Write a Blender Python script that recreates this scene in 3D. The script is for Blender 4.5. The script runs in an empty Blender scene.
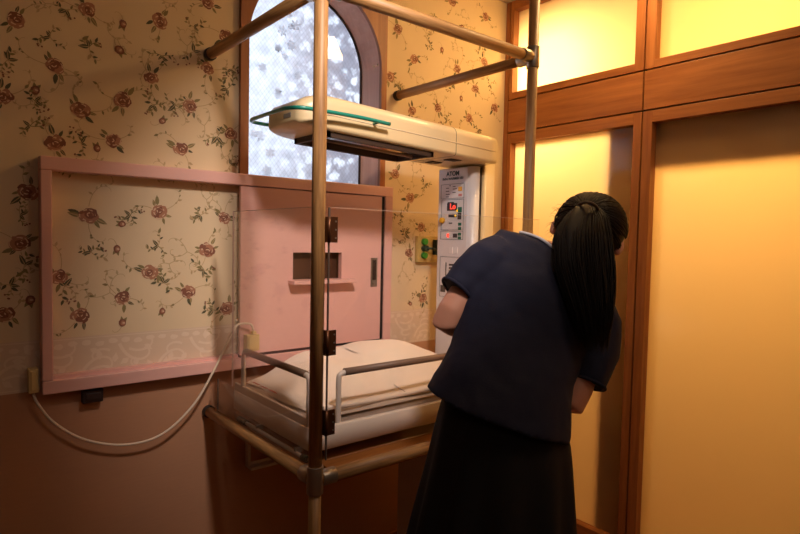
import bpy, bmesh, math, random
from mathutils import Vector, Matrix
random.seed(7)
C = bpy.context.scene
PI = math.pi

# ------------------------------------------------------------------ camera
F_PX = 580.27
CAM = Vector((-2.5145, -2.1095, 1.4))
RIGHT = Vector((0.774206, -0.632610, 0.020225))
DOWN = Vector((-0.015266, -0.050609, -0.998602))
FWD = Vector((0.632749, 0.772815, -0.048839))
cd = bpy.data.cameras.new('camera')
cam = bpy.data.objects.new('camera', cd)
C.collection.objects.link(cam)
cd.sensor_width = 36; cd.lens = F_PX / 800 * 36; cd.clip_start = 0.02
m = Matrix.Identity(4)
for i in range(3):
    m[i][0] = RIGHT[i]; m[i][1] = -DOWN[i]; m[i][2] = -FWD[i]; m[i][3] = CAM[i]
cam.matrix_world = m
C.camera = cam
# ------------------------------------------------------------------ world, lights, exposure
w = bpy.data.worlds.new('world'); C.world = w; w.use_nodes = True
w.node_tree.nodes['Background'].inputs[0].default_value = (0.55, 0.72, 1.0, 1)
w.node_tree.nodes['Background'].inputs[1].default_value = 1.0
C.view_settings.view_transform = 'Standard'
C.view_settings.look = 'None'
C.view_settings.gamma = 1
C.view_settings.use_curve_mapping = False
C.view_settings.exposure = 0.0


def area(name, loc, target, sx, sy, power, col):
    l = bpy.data.lights.new(name, 'AREA'); l.shape = 'RECTANGLE'; l.size = sx; l.size_y = sy
    l.energy = power; l.color = col
    o = bpy.data.objects.new(name, l); C.collection.objects.link(o)
    o.location = loc
    o.rotation_euler = (Vector(target) - Vector(loc)).to_track_quat('-Z', 'Y').to_euler()
    return o


WARM = (1.0, 0.56, 0.12)
area('daylight', (-1.24, 0.75, 2.1), (-1.24, 0, 2.0), 1.2, 1.2, 27, (0.95, 0.97, 1.0))
# lamps of the lit corridor behind the frosted glass partition
area('corridor_corner_lamp', (0.32, -0.20, 2.35), (-.05, -0.25, 1.9), 0.22, 0.22, 26, (1.0, 0.68, 0.32))
area('corridor_ceiling_lamp', (0.66, -1.25, 2.25), (-.1, -1.25, 1.2), 0.35, 0.9, 31, (1.0, 0.53, 0.145))
# ceiling spot, then unseen fill lights added to lift the room
sl_ = bpy.data.lights.new('ceiling_spot', 'SPOT'); sl_.energy = 140; sl_.color = (1.0, 0.83, 0.73)
sl_.spot_size = math.radians(53); sl_.spot_blend = 1.0; sl_.shadow_soft_size = 0.09
so_ = bpy.data.objects.new('ceiling_spot', sl_); C.collection.objects.link(so_); so_.location = (-1.85, -1.75, 2.58)
so_.rotation_euler = (Vector((-1.2, 0, 1.06)) - so_.location).to_track_quat('-Z', 'Y').to_euler()
area('room_fill', (-1.0, -2.2, 2.6), (-1.0, -1.6, 0), 0.5, 0.5, 5, (1.0, 0.74, 0.52))  # weak unseen fill added overhead, right of the camera
area('rear_fill', (-2.6, -3.2, 2.6), (-1.2, -1.0, 0.9), 0.6, 0.6, 3.5, (1.0, 0.76, 0.6))  # unseen fill added behind the camera, no fixture there



area('corner_warm_fill', (-0.38, -0.88, 2.63), (-0.70, -0.25, 0), 0.25, 0.25, 9, (1.0, 0.60, 0.24))  # added warm fill, stands in for partition glow on the back wall


# ------------------------------------------------------------------ materials
def new_mat(name):
    mt = bpy.data.materials.new(name); mt.use_nodes = True
    return mt, mt.node_tree, mt.node_tree.nodes['Principled BSDF']


def srgb(r, g, b):
    f = lambda c: (c / 255 / 12.92) if c / 255 <= 0.04045 else ((c / 255 + 0.055) / 1.055) ** 2.4
    return (f(r), f(g), f(b), 1)


def plain(name, col, rough=0.5, metal=0.0, spec=0.5, var=0.0, scale=20, bump=0.0, coat=0.0, stretch=(1, 1, 1)):
    mt, nt, p = new_mat(name)
    p.inputs['Base Color'].default_value = col
    p.inputs['Roughness'].default_value = rough
    p.inputs['Metallic'].default_value = metal
    p.inputs['Specular IOR Level'].default_value = spec
    p.inputs['Coat Weight'].default_value = coat
    if var or bump:
        tc = nt.nodes.new('ShaderNodeTexCoord'); mp = nt.nodes.new('ShaderNodeMapping')
        mp.inputs['Scale'].default_value = stretch
        n = nt.nodes.new('ShaderNodeTexNoise'); n.inputs['Scale'].default_value = scale
        n.inputs['Detail'].default_value = 5
        nt.links.new(tc.outputs['Object'], mp.inputs[0]); nt.links.new(mp.outputs[0], n.inputs['Vector'])
        if var:
            mx = nt.nodes.new('ShaderNodeMix'); mx.data_type = 'RGBA'
            mx.inputs[6].default_value = tuple(c * (1 - var) for c in col[:3]) + (1,)
            mx.inputs[7].default_value = tuple(min(1, c * (1 + var)) for c in col[:3]) + (1,)
            nt.links.new(n.outputs['Fac'], mx.inputs[0]); nt.links.new(mx.outputs[2], p.inputs['Base Color'])
        if bump:
            b = nt.nodes.new('ShaderNodeBump'); b.inputs['Strength'].default_value = bump
            b.inputs['Distance'].default_value = 0.01
            nt.links.new(n.outputs['Fac'], b.inputs['Height']); nt.links.new(b.outputs[0], p.inputs['Normal'])
    return mt


def wood(name, c1, c2, axis, scale=30, rough=0.45, contrast=(0.3, 0.7)):
    mt, nt, p = new_mat(name)
    tc = nt.nodes.new('ShaderNodeTexCoord'); mp = nt.nodes.new('ShaderNodeMapping')
    s = [1, 1, 1]; s[axis] = 0.06
    mp.inputs['Scale'].default_value = s
    n = nt.nodes.new('ShaderNodeTexNoise'); n.inputs['Scale'].default_value = scale
    n.inputs['Detail'].default_value = 6; n.inputs['Roughness'].default_value = 0.65
    n.inputs['Distortion'].default_value = 0.4
    r = nt.nodes.new('ShaderNodeValToRGB')
    r.color_ramp.elements[0].position = contrast[0]; r.color_ramp.elements[1].position = contrast[1]
    r.color_ramp.elements[0].color = c1; r.color_ramp.elements[1].color = c2
    b = nt.nodes.new('ShaderNodeBump'); b.inputs['Strength'].default_value = 0.08; b.inputs['Distance'].default_value = 0.003
    nt.links.new(tc.outputs['Object'], mp.inputs[0]); nt.links.new(mp.outputs[0], n.inputs['Vector'])
    nt.links.new(n.outputs['Fac'], r.inputs[0]); nt.links.new(r.outputs[0], p.inputs['Base Color'])
    nt.links.new(n.outputs['Fac'], b.inputs['Height']); nt.links.new(b.outputs[0], p.inputs['Normal'])
    p.inputs['Roughness'].default_value = rough
    return mt


paper = plain('wallpaper_cream', srgb(226, 204, 168), 0.7, var=0.05, scale=3, bump=0.0)
rose_dark = plain('rose_dark_print', srgb(136, 86, 66), 0.7)
rose_mid = plain('rose_mid_print', srgb(176, 124, 96), 0.7)
rose_light = plain('rose_light_print', srgb(222, 190, 160), 0.7)
leaf_dark = plain('leaf_dark_print', srgb(92, 88, 62), 0.7)
leaf_olive = plain('leaf_olive_print', srgb(142, 128, 84), 0.7)
vine_tan = plain('vine_tan_print', srgb(192, 164, 122), 0.7)
leaf_pale = plain('leaf_pale_print', srgb(196, 172, 132), 0.7)
lace_band = plain('lace_border_print', srgb(222, 198, 172), 0.7)
lace_scroll = plain('lace_scroll_print', srgb(232, 211, 188), 0.7)
low_paper = plain('lower_wall_brown', srgb(186, 138, 106), 0.6, var=0.06, scale=60, stretch=(0.2, 1, 3), bump=0.05)
ceil_mat = plain('ceiling_white', srgb(190, 182, 170), 0.8)
floor_mat = wood('floor_wood', srgb(110, 72, 42), srgb(150, 104, 66), 0, 14)
side_mat = plain('side_wall_paper', srgb(120, 92, 66), 0.8)
pink = plain('pink_paint', srgb(234, 184, 174), 0.38, var=0.03, scale=120, bump=0.04, stretch=(0.2, 1, 1))
wood_v = wood('partition_wood_vertical', srgb(142, 84, 44), srgb(184, 120, 66), 2, 34)
wood_h = wood('partition_wood_horizontal', srgb(142, 84, 44), srgb(184, 120, 66), 1, 34)
case_v = wood('window_casing_wood', srgb(140, 84, 48), srgb(172, 112, 68), 2, 30)
reveal_m = wood('window_reveal', srgb(196, 142, 116), srgb(214, 162, 134), 2, 30)
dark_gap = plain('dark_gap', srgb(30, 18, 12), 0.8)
dowel_v = wood('dowel_wood_vertical', srgb(122, 84, 46), srgb(198, 150, 94), 2, 60, 0.5)
dowel_x = wood('dowel_wood_along', srgb(122, 84, 46), srgb(198, 150, 94), 0, 60, 0.5)
dowel_y = wood('dowel_wood_across', srgb(122, 84, 46), srgb(198, 150, 94), 1, 60, 0.5)
board_m = wood('shelf_board_wood', srgb(120, 74, 34), srgb(168, 112, 60), 0, 24, 0.4)
steel = plain('brushed_metal', srgb(158, 146, 132), 0.35, 0.8, var=0.05, scale=60)
brass = plain('bronze_hinge', srgb(92, 56, 34), 0.4, 0.7)
dark_metal = plain('dark_metal', srgb(70, 62, 56), 0.4, 0.7)
cream_pl = plain('cream_plastic', srgb(226, 204, 160), 0.38, coat=0.2)
white_pl = plain('white_enamel', srgb(226, 224, 226), 0.35, coat=0.2)
bed_pl = plain('bed_plastic', srgb(222, 212, 204), 0.42)
taupe = plain('taupe_grip', srgb(128, 104, 88), 0.45)
green_bar = plain('teal_green_coating', srgb(34, 140, 122), 0.3, coat=0.3)
dk_green = plain('dark_green_cap', srgb(30, 56, 46), 0.5)
grey_pl = plain('grey_plastic', srgb(150, 146, 140), 0.5)
dark_in = plain('dark_recess', srgb(58, 40, 30), 0.6)
chrome = plain('reflector', srgb(220, 214, 205), 0.12, 1.0)
ink = plain('panel_ink', srgb(38, 74, 84), 0.6)
ink_dk = plain('panel_dark', srgb(56, 56, 62), 0.4)
btn_green = plain('button_green', srgb(24, 112, 88), 0.5)
btn_yellow = plain('button_yellow', srgb(238, 176, 40), 0.4)
btn_white = plain('button_white', srgb(236, 234, 234), 0.4)
pinkish_lbl = plain('label_pink', srgb(226, 150, 144), 0.6)
blanket_m = plain('blanket_cotton', srgb(244, 230, 216), 0.9, var=0.02, scale=200, bump=0.25)
sheet_m = plain('sheet_cotton', srgb(206, 190, 176), 0.9, var=0.03, scale=200, bump=0.2)
mattress_m = plain('mattress_cover', srgb(170, 150, 136), 0.7, var=0.04, scale=30)
red_thread = plain('red_print', srgb(196, 90, 80), 0.8)
cable_m = plain('cable_white', srgb(232, 214, 192), 0.5)
adapter_m = plain('adapter_cream', srgb(226, 196, 134), 0.5)
outlet_m = plain('outlet_plate', srgb(196, 168, 104), 0.45)
gas_green = plain('gas_green', srgb(52, 138, 44), 0.4)
skin = plain('skin', srgb(208, 150, 126), 0.5, var=0.05, scale=18)
skin.node_tree.nodes['Principled BSDF'].inputs['Subsurface Weight'].default_value = 0.05
navy = plain('navy_fabric', srgb(18, 21, 48), 0.85, var=0.12, scale=260, bump=0.12)
black_fab = plain('black_fabric', srgb(20, 17, 20), 0.9, var=0.1, scale=200, bump=0.1)
white_fab = plain('white_collar', srgb(214, 214, 222), 0.8)
hair_m = plain('hair_black_brown', srgb(20, 13, 11), 0.6, spec=0.22, var=0.35, scale=60)
hair_tie_m = plain('hair_tie_brown', srgb(66, 46, 30), 0.7)
shoe_m = plain('shoe_black', srgb(20, 18, 18), 0.4)
lip_m = plain('lips', srgb(176, 92, 86), 0.5)
eye_m = plain('eye_white', srgb(230, 226, 220), 0.3)
iris_m = plain('iris', srgb(40, 26, 20), 0.3)


def emis(name, col, s):
    mt, nt, p = new_mat(name)
    p.inputs['Base Color'].default_value = (0, 0, 0, 1)
    p.inputs['Emission Color'].default_value = col; p.inputs['Emission Strength'].default_value = s
    return mt


led_red = emis('led_red', srgb(255, 70, 50), 2.2)
led_yellow = emis('led_yellow', srgb(255, 190, 30), 1.2)


def thin_fresnel(nt):
    # reflectance of a thin sheet, the same from both sides (Schlick)
    lw = nt.nodes.new('ShaderNodeLayerWeight'); lw.inputs[0].default_value = 0.5
    pw_ = nt.nodes.new('ShaderNodeMath'); pw_.operation = 'POWER'; pw_.inputs[1].default_value = 5
    ma = nt.nodes.new('ShaderNodeMath'); ma.operation = 'MULTIPLY_ADD'; ma.inputs[1].default_value = 0.95; ma.inputs[2].default_value = 0.045
    nt.links.new(lw.outputs['Facing'], pw_.inputs[0]); nt.links.new(pw_.outputs[0], ma.inputs[0])
    return ma


def clear(name, tint, gloss=0.08):
    mt, nt, p = new_mat(name)
    nt.nodes.remove(p)
    out = nt.nodes['Material Output']
    t = nt.nodes.new('ShaderNodeBsdfTransparent'); t.inputs[0].default_value = tint
    g = nt.nodes.new('ShaderNodeBsdfGlossy'); g.inputs['Roughness'].default_value = 0.03
    fr = thin_fresnel(nt)
    mx = nt.nodes.new('ShaderNodeMixShader')
    nt.links.new(fr.outputs[0], mx.inputs[0]); nt.links.new(t.outputs[0], mx.inputs[1]); nt.links.new(g.outputs[0], mx.inputs[2])
    nt.links.new(mx.outputs[0], out.inputs[0])
    return mt


acrylic = clear('clear_acrylic', (0.985, 0.98, 0.975, 1))
acrylic_edge = plain('acrylic_edge', srgb(96, 82, 74), 0.2)


def frosted(name, col, refl, pattern=False):
    mt, nt, p = new_mat(name)
    nt.nodes.remove(p); out = nt.nodes['Material Output']
    t = nt.nodes.new('ShaderNodeBsdfTranslucent'); t.inputs[0].default_value = col
    d = nt.nodes.new('ShaderNodeBsdfDiffuse'); d.inputs[0].default_value = refl
    g = nt.nodes.new('ShaderNodeBsdfGlossy'); g.inputs['Roughness'].default_value = 0.5 if pattern else 0.09
    fr = thin_fresnel(nt)
    m1 = nt.nodes.new('ShaderNodeMixShader'); m1.inputs[0].default_value = 0.2
    m2 = nt.nodes.new('ShaderNodeMixShader')
    nt.links.new(t.outputs[0], m1.inputs[1]); nt.links.new(d.outputs[0], m1.inputs[2])
    nt.links.new(fr.outputs[0], m2.inputs[0]); nt.links.new(m1.outputs[0], m2.inputs[1]); nt.links.new(g.outputs[0], m2.inputs[2])
    nt.links.new(m2.outputs[0], out.inputs[0])
    if pattern:     # wired obscure glass: fine diagonal lattice and mottled relief
        tc = nt.nodes.new('ShaderNodeTexCoord')
        def wave(rot):
            mp = nt.nodes.new('ShaderNodeMapping'); mp.inputs['Rotation'].default_value = (0, rot, 0)
            wv = nt.nodes.new('ShaderNodeTexWave'); wv.inputs['Scale'].default_value = 21
            wv.inputs['Distortion'].default_value = 0.3
            nt.links.new(tc.outputs['Object'], mp.inputs[0]); nt.links.new(mp.outputs[0], wv.inputs['Vector'])
            r = nt.nodes.new('ShaderNodeValToRGB')
            r.color_ramp.elements[0].position = 0.02; r.color_ramp.elements[0].color = (0.86, 0.86, 0.86, 1)
            r.color_ramp.elements[1].position = 0.22; r.color_ramp.elements[1].color = (1, 1, 1, 1)
            nt.links.new(wv.outputs['Fac'], r.inputs[0]); return r
        a, b = wave(math.radians(38)), wave(math.radians(-38))
        n = nt.nodes.new('ShaderNodeTexNoise'); n.inputs['Scale'].default_value = 26; n.inputs['Detail'].default_value = 4
        rn = nt.nodes.new('ShaderNodeValToRGB')
        rn.color_ramp.elements[0].position = 0.35; rn.color_ramp.elements[0].color = (0.8, 0.8, 0.8, 1)
        rn.color_ramp.elements[1].position = 0.65
        nt.links.new(tc.outputs['Object'], n.inputs['Vector']); nt.links.new(n.outputs['Fac'], rn.inputs[0])
        # printed curtain flowers showing through: pale blooms on grey, fading out to the left
        dn = nt.nodes.new('ShaderNodeTexNoise'); dn.inputs['Scale'].default_value = 30
        va = nt.nodes.new('ShaderNodeVectorMath'); va.operation = 'MULTIPLY_ADD'; va.inputs[1].default_value = (.07, .07, .07)
        vo = nt.nodes.new('ShaderNodeTexVoronoi'); vo.inputs['Scale'].default_value = 19
        rv = nt.nodes.new('ShaderNodeValToRGB')
        rv.color_ramp.elements[0].position = .34; rv.color_ramp.elements[0].color = (1, 1, 1, 1)
        rv.color_ramp.elements[1].position = .50; rv.color_ramp.elements[1].color = (.60, .58, .60, 1)
        sx3 = nt.nodes.new('ShaderNodeSeparateXYZ'); mr = nt.nodes.new('ShaderNodeMapRange')
        mr.inputs[1].default_value = -.14; mr.inputs[2].default_value = .1
        mf = nt.nodes.new('ShaderNodeMix'); mf.data_type = 'RGBA'; mf.inputs[6].default_value = (.92, .92, .93, 1)
        L = nt.links.new
        L(tc.outputs['Object'], dn.inputs['Vector']); L(dn.outputs['Color'], va.inputs[0]); L(tc.outputs['Object'], va.inputs[2])
        L(va.outputs[0], vo.inputs['Vector']); L(vo.outputs['Distance'], rv.inputs[0]); L(tc.outputs['Object'], sx3.inputs[0])
        L(sx3.outputs[0], mr.inputs[0]); L(mr.outputs[0], mf.inputs[0]); L(rv.outputs[0], mf.inputs[7])
        m0 = nt.nodes.new('ShaderNodeMix'); m0.data_type = 'RGBA'; m0.blend_type = 'MULTIPLY'; m0.inputs[0].default_value = 1
        L(rn.outputs[0], m0.inputs[6]); L(mf.outputs[2], m0.inputs[7])
        prev = m0.outputs[2]
        for x in (a.outputs[0], b.outputs[0]):
            mx = nt.nodes.new('ShaderNodeMix'); mx.data_type = 'RGBA'; mx.blend_type = 'MULTIPLY'; mx.inputs[0].default_value = 1
            nt.links.new(prev, mx.inputs[6]); nt.links.new(x, mx.inputs[7]); prev = mx.outputs[2]
        mx = nt.nodes.new('ShaderNodeMix'); mx.data_type = 'RGBA'; mx.blend_type = 'MULTIPLY'; mx.inputs[0].default_value = 1
        nt.links.new(prev, mx.inputs[6]); mx.inputs[7].default_value = col
        nt.links.new(mx.outputs[2], t.inputs[0])
    return mt


frost = frosted('frosted_glass', (0.92, 0.84, 0.66, 1), (0.62, 0.44, 0.25, 1))
win_glass = frosted('wired_obscure_glass', (0.86, 0.9, 0.95, 1), (0.6, 0.6, 0.62, 1), True)
lace_m = frosted('lace_fabric', (0.98, 0.98, 0.98, 1), (0.85, 0.85, 0.85, 1))
lace_sheer = clear('lace_net', (0.93, 0.93, 0.94, 1))


# ------------------------------------------------------------------ mesh helpers
class MB:
    """collects shapes in world coordinates; build() links them as one mesh object"""
    def __init__(s): s.v = []; s.f = []; s.m = []; s.sm = []

    def add(s, vs, fs, mi=0, smooth=False):
        b = len(s.v); s.v += [tuple(v) for v in vs]
        for f in fs: s.f.append([i + b for i in f]); s.m.append(mi); s.sm.append(smooth)
        return s

    def box(s, a, b, mi=0):
        x0, x1 = sorted((a[0], b[0])); y0, y1 = sorted((a[1], b[1])); z0, z1 = sorted((a[2], b[2]))
        return s.add([(x0, y0, z0), (x1, y0, z0), (x1, y1, z0), (x0, y1, z0), (x0, y0, z1), (x1, y0, z1), (x1, y1, z1), (x0, y1, z1)],
                     [(0, 3, 2, 1), (4, 5, 6, 7), (0, 1, 5, 4), (1, 2, 6, 5), (2, 3, 7, 6), (3, 0, 4, 7)], mi)

    def tube(s, pts, r, n=16, mi=0, cap=True, flat=1.0, upv=None):
        pts = [Vector(p) for p in pts]; rs = r if isinstance(r, (list, tuple)) else [r] * len(pts)
        vs = []; up = None
        for i, p in enumerate(pts):
            t = (pts[min(i + 1, len(pts) - 1)] - pts[max(i - 1, 0)]).normalized()
            if up is None:
                up = Vector(upv) if upv else (Vector((0, 0, 1)) if abs(t.z) < 0.9 else Vector((1, 0, 0)))
            sd = t.cross(up).normalized(); up = sd.cross(t).normalized()
            for k in range(n):
                a = 2 * PI * k / n
                vs.append(p + sd * math.cos(a) * rs[i] + up * math.sin(a) * rs[i] * flat)
        fs = []
        for i in range(len(pts) - 1):
            for k in range(n):
                a = i * n + k; b = i * n + (k + 1) % n
                fs.append((a, b, b + n, a + n))
        s.add(vs, fs, mi, True)
        if cap:
            b = len(s.v) - len(vs)
            s.f.append([b + k for k in reversed(range(n))]); s.m.append(mi); s.sm.append(False)
            s.f.append([b + (len(pts) - 1) * n + k for k in range(n)]); s.m.append(mi); s.sm.append(False)
        return s

    def loft(s, rings, mi=0, cap=True, smooth=True):
        n = len(rings[0]); vs = [v for r in rings for v in r]; fs = []
        for i in range(len(rings) - 1):
            for k in range(n):
                a = i * n + k; b = i * n + (k + 1) % n
                fs.append((a, b, b + n, a + n))
        if cap: fs.append(list(reversed(range(n)))); fs.append([(len(rings) - 1) * n + k for k in range(n)])
        return s.add(vs, fs, mi, smooth)

    def ball(s, c, r, n=16, mi=0, R=None):
        c = Vector(c); r = r if isinstance(r, (list, tuple)) else (r, r, r); rings = []
        for i in range(1, n):
            t = PI * i / n; ring = []
            for k in range(2 * n):
                a = 2 * PI * k / (2 * n)
                v = Vector((r[0] * math.sin(t) * math.cos(a), r[1] * math.sin(t) * math.sin(a), -r[2] * math.cos(t)))
                ring.append(c + (R @ v if R else v))
            rings.append(ring)
        return s.loft(rings, mi)

    def build(s, name, mats, parent=None, bevel=0, seg=2, fix=False):
        mats = mats if isinstance(mats, (list, tuple)) else [mats]
        if parent is not None:
            o0 = Vector(parent['_org'])
        else:
            xs = [v[0] for v in s.v]; ys = [v[1] for v in s.v]; zs = [v[2] for v in s.v]
            o0 = Vector(((min(xs) + max(xs)) / 2, (min(ys) + max(ys)) / 2, min(zs)))
        me = bpy.data.meshes.new(name)
        me.from_pydata([tuple(Vector(v) - o0) for v in s.v], [], s.f)
        for mt in mats: me.materials.append(mt)
        me.polygons.foreach_set('material_index', s.m)
        me.polygons.foreach_set('use_smooth', s.sm)
        me.update()
        if fix:
            bm = bmesh.new(); bm.from_mesh(me); bmesh.ops.recalc_face_normals(bm, faces=bm.faces); bm.to_mesh(me); bm.free()
        o = bpy.data.objects.new(name, me); C.collection.objects.link(o)
        if parent is None: o.location = o0; 
        else: o.parent = parent
        o['_org'] = tuple(o0)
        if bevel:
            b = o.modifiers.new('bevel', 'BEVEL'); b.width = bevel; b.segments = seg; b.limit_method = 'ANGLE'; b.angle_limit = math.radians(40)
            b.harden_normals = False
        return o


def thing(name, label, cat, loc, group=None):
    o = bpy.data.objects.new(name, None); C.collection.objects.link(o); o.location = loc
    o.empty_display_size = 0.05
    o['_org'] = tuple(loc); return tag(o, label, cat, group)


def tag(o, label, cat, group=None):
    o['label'] = label; o['category'] = cat
    if group: o['group'] = group
    return o


def build_each(mb, name, mats, parent, bevel=0):
    par = list(range(len(mb.v)))

    def find(a):
        while par[a] != a: par[a] = par[par[a]]; a = par[a]
        return a
    for f in mb.f:
        for i in f[1:]: par[find(i)] = find(f[0])
    groups = {}
    for fi, f in enumerate(mb.f): groups.setdefault(find(f[0]), []).append(fi)
    mats = mats if isinstance(mats, (list, tuple)) else [mats]; out = []
    for g_ in groups.values():
        p = MB(); idx = {}
        for fi in g_:
            for i in mb.f[fi]:
                if i not in idx: idx[i] = len(p.v); p.v.append(mb.v[i])
            p.f.append([idx[i] for i in mb.f[fi]]); p.m.append(0); p.sm.append(mb.sm[fi])
        out.append(p.build(name, mats[mb.m[g_[0]]], parent, bevel))
    return out


def struct(o):
    o['kind'] = 'structure'; return o


def bez(p0, p1, p2, p3, n=10):
    out = []
    for i in range(n + 1):
        t = i / n; a = (1 - t)
        out.append(Vector(p0) * a ** 3 + Vector(p1) * 3 * a * a * t + Vector(p2) * 3 * a * t * t + Vector(p3) * t ** 3)
    return out


def smooth_path(pts, k=8):
    """Catmull-Rom through pts"""
    P = [Vector(p) for p in pts]; P = [2 * P[0] - P[1]] + P + [2 * P[-1] - P[-2]]; out = []
    for i in range(1, len(P) - 2):
        for j in range(k):
            t = j / k
            out.append(0.5 * ((2 * P[i]) + (P[i + 1] - P[i - 1]) * t + (2 * P[i - 1] - 5 * P[i] + 4 * P[i + 1] - P[i + 2]) * t * t
                              + (3 * P[i] - P[i - 1] - 3 * P[i + 1] + P[i + 2]) * t ** 3))
    out.append(P[-2]); return out


def remesh(o, voxel, smooth=4, sub=False):
    r = o.modifiers.new('remesh', 'REMESH'); r.mode = 'VOXEL'; r.voxel_size = voxel; r.use_smooth_shade = True
    s = o.modifiers.new('smooth', 'SMOOTH'); s.iterations = smooth; s.factor = 0.5


# ------------------------------------------------------------------ room shell
PC = -.085; FL = -0.08; CE = 2.668
LACE_T, LACE_B = 1.06, 0.90
XL = -4.2; YB = -4.2; TH = 0.2
WX0, WX1, WZ0, WZ1 = -1.57, -0.92, 1.61, 2.49   # hole cut for the arched window

MATS = [paper, low_paper, lace_band, lace_scroll, rose_dark, rose_mid, rose_light, leaf_dark, leaf_olive, vine_tan, leaf_pale]
wb = MB()
wb.box((XL, 0, LACE_T), (WX0, TH, CE)); wb.box((WX1, 0, LACE_T), (PC, TH, CE))
wb.box((WX0, 0, LACE_T), (WX1, TH, WZ0)); wb.box((WX0, 0, WZ1), (WX1, TH, CE))
wb.box((XL, 0, FL), (PC, TH, LACE_B), 1); wb.box((XL, 0, LACE_B), (PC, TH, LACE_T), 2)


def poly(mb, pts, y, mi): mb.add([(x, y, z) for x, z in pts], [list(range(len(pts)))], mi)


def ell(mb, x, z, a, b, rot, y, mi, n=10, jit=0.0):
    pts = []
    for k in range(n):
        t = -2 * PI * k / n; j = 1 + random.uniform(-jit, jit)
        u = a * math.cos(t) * j; v = b * math.sin(t) * j
        pts.append((x + u * math.cos(rot) - v * math.sin(rot), z + u * math.sin(rot) + v * math.cos(rot)))
    poly(mb, pts, y, mi)


def strip(mb, pts, w, y, mi):
    vs = []
    n = len(pts)
    for i, (x, z) in enumerate(pts):
        a = pts[max(0, i - 1)]; b = pts[min(n - 1, i + 1)]
        dx, dz = b[0] - a[0], b[1] - a[1]; l = math.hypot(dx, dz) or 1
        ww = w * (1 - 0.6 * i / n)
        vs += [(x - dz / l * ww, y, z + dx / l * ww), (x + dz / l * ww, y, z - dx / l * ww)]
    mb.add(vs, [(2 * i, 2 * i + 1, 2 * i + 3, 2 * i + 2) for i in range(n - 1)], mi)


def leaf(mb, x, z, L, rot, y, mi, vein=None, wd=0.24):
    c, s = math.cos(rot), math.sin(rot)
    prof = [(0, 0), (0.2, -0.16), (0.45, -wd), (0.75, -0.14), (1, 0), (0.75, 0.12), (0.45, wd), (0.2, 0.18)]
    poly(mb, [(x + (u * c - v * s) * L, z + (u * s + v * c) * L) for u, v in prof], y, mi)
    if vein is not None:
        strip(mb, [(x + u * c * L, z + u * s * L) for u in (0.05, 0.4, 0.9)], L * 0.045, y - 0.0001, vein)


def curl(mb, x, z, rot, L, y, mi, turn=1, w=0.0011, spiral=2.6):
    pts = []; a = rot; px, pz = x, z; n = 16
    for i in range(n):
        pts.append((px, pz)); t = i / n
        a += turn * spiral * (0.25 + 1.5 * t * t) / n * 2
        st = L / n * (1.15 - 0.75 * t)
        px += math.cos(a) * st; pz += math.sin(a) * st
    strip(mb, pts, w, y, mi); return pts


Y1, Y2, Y3, Y4, Y5 = -0.0006, -0.0009, -0.0012, -0.0015, -0.0018


def rose(mb, x, z, r):
    ph = random.uniform(0, 6.28); yy = [Y3]

    def ny():
        yy[0] -= .00004; return yy[0]
    for k in range(2):
        a = ph + k * 2.7 + random.uniform(-.4, .4); tn = random.choice((-1, 1))
        p = curl(mb, x + math.cos(a) * r * .8, z + math.sin(a) * r * .8, a, random.uniform(0.08, 0.16), Y1, 9, tn)
        for q in (4, 6, 8, 11):
            leaf(mb, p[q][0], p[q][1], random.uniform(.010, .019), a + tn * random.uniform(-1.5, 1.5), Y2 - q * .00001, random.choice((10, 8, 9)))
    side = random.uniform(0, 6.28)
    for k in range(4):
        a = side + k * .55 + (2.6 if k > 1 else 0) + random.uniform(-.2, .2)
        leaf(mb, x + math.cos(a) * r * .7, z + math.sin(a) * r * .7, r * random.uniform(.6, 1.1), a + random.uniform(-.5, .5), Y2 - k * .00002,
             random.choice((7, 8, 8)), 9 if k % 2 else None, .2)
    tilt = random.uniform(0, 6.28)
    for k in range(6):                                   # loose outer petals
        a = ph + k * 1.05 + random.uniform(-.2, .2); rad = r * random.uniform(.42, .60)
        ell(mb, x + math.cos(a) * rad, z + math.sin(a) * rad * .85, r * random.uniform(.34, .48), r * random.uniform(.26, .36), a + PI / 2 + random.uniform(-.3, .3),
            ny(), random.choice((4, 5, 5)), jit=.16)
    for k in range(6):                                   # light petal rims
        a = ph + .3 + k * 1.05 + random.uniform(-.2, .2); rr = r * random.uniform(.5, .8); sp = random.uniform(.2, .45)
        strip(mb, [(x + math.cos(a + t * sp) * rr, z + math.sin(a + t * sp) * rr * .85) for t in (-1, -.5, 0, .5, 1)], r * random.uniform(.05, .09), ny(), 6)
    ox, oz = math.cos(tilt) * r * .12, math.sin(tilt) * r * .12
    ell(mb, x + ox, z + oz, r * .44, r * .34, tilt, ny(), 4, jit=.15)
    for k in range(3):
        a = tilt + random.uniform(-.5, .5) + k * 1.9; rr = r * (.30 - .06 * k)
        strip(mb, [(x + ox + math.cos(a + t) * rr, z + oz + math.sin(a + t) * rr * .8) for t in (-.7, -.35, 0, .35, .7)], r * .06, ny(), 6 if k else 5)


def bud(mb, x, z, r):
    a = random.uniform(0, 6.28)
    curl(mb, x, z, a, .07, Y1, 9, random.choice((-1, 1)))
    for k in (-.5, .3): leaf(mb, x, z, r * 1.7, a + k + PI, Y2 - k * .0001, 8)
    ell(mb, x, z, r, r * .85, a, Y3, 4, jit=.12)
    ell(mb, x + r * .1, z, r * .6, r * .5, a, Y4, 5, jit=.12)
    ell(mb, x + r * .25, z, r * .2, r * .35, a, Y5, 6)


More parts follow.
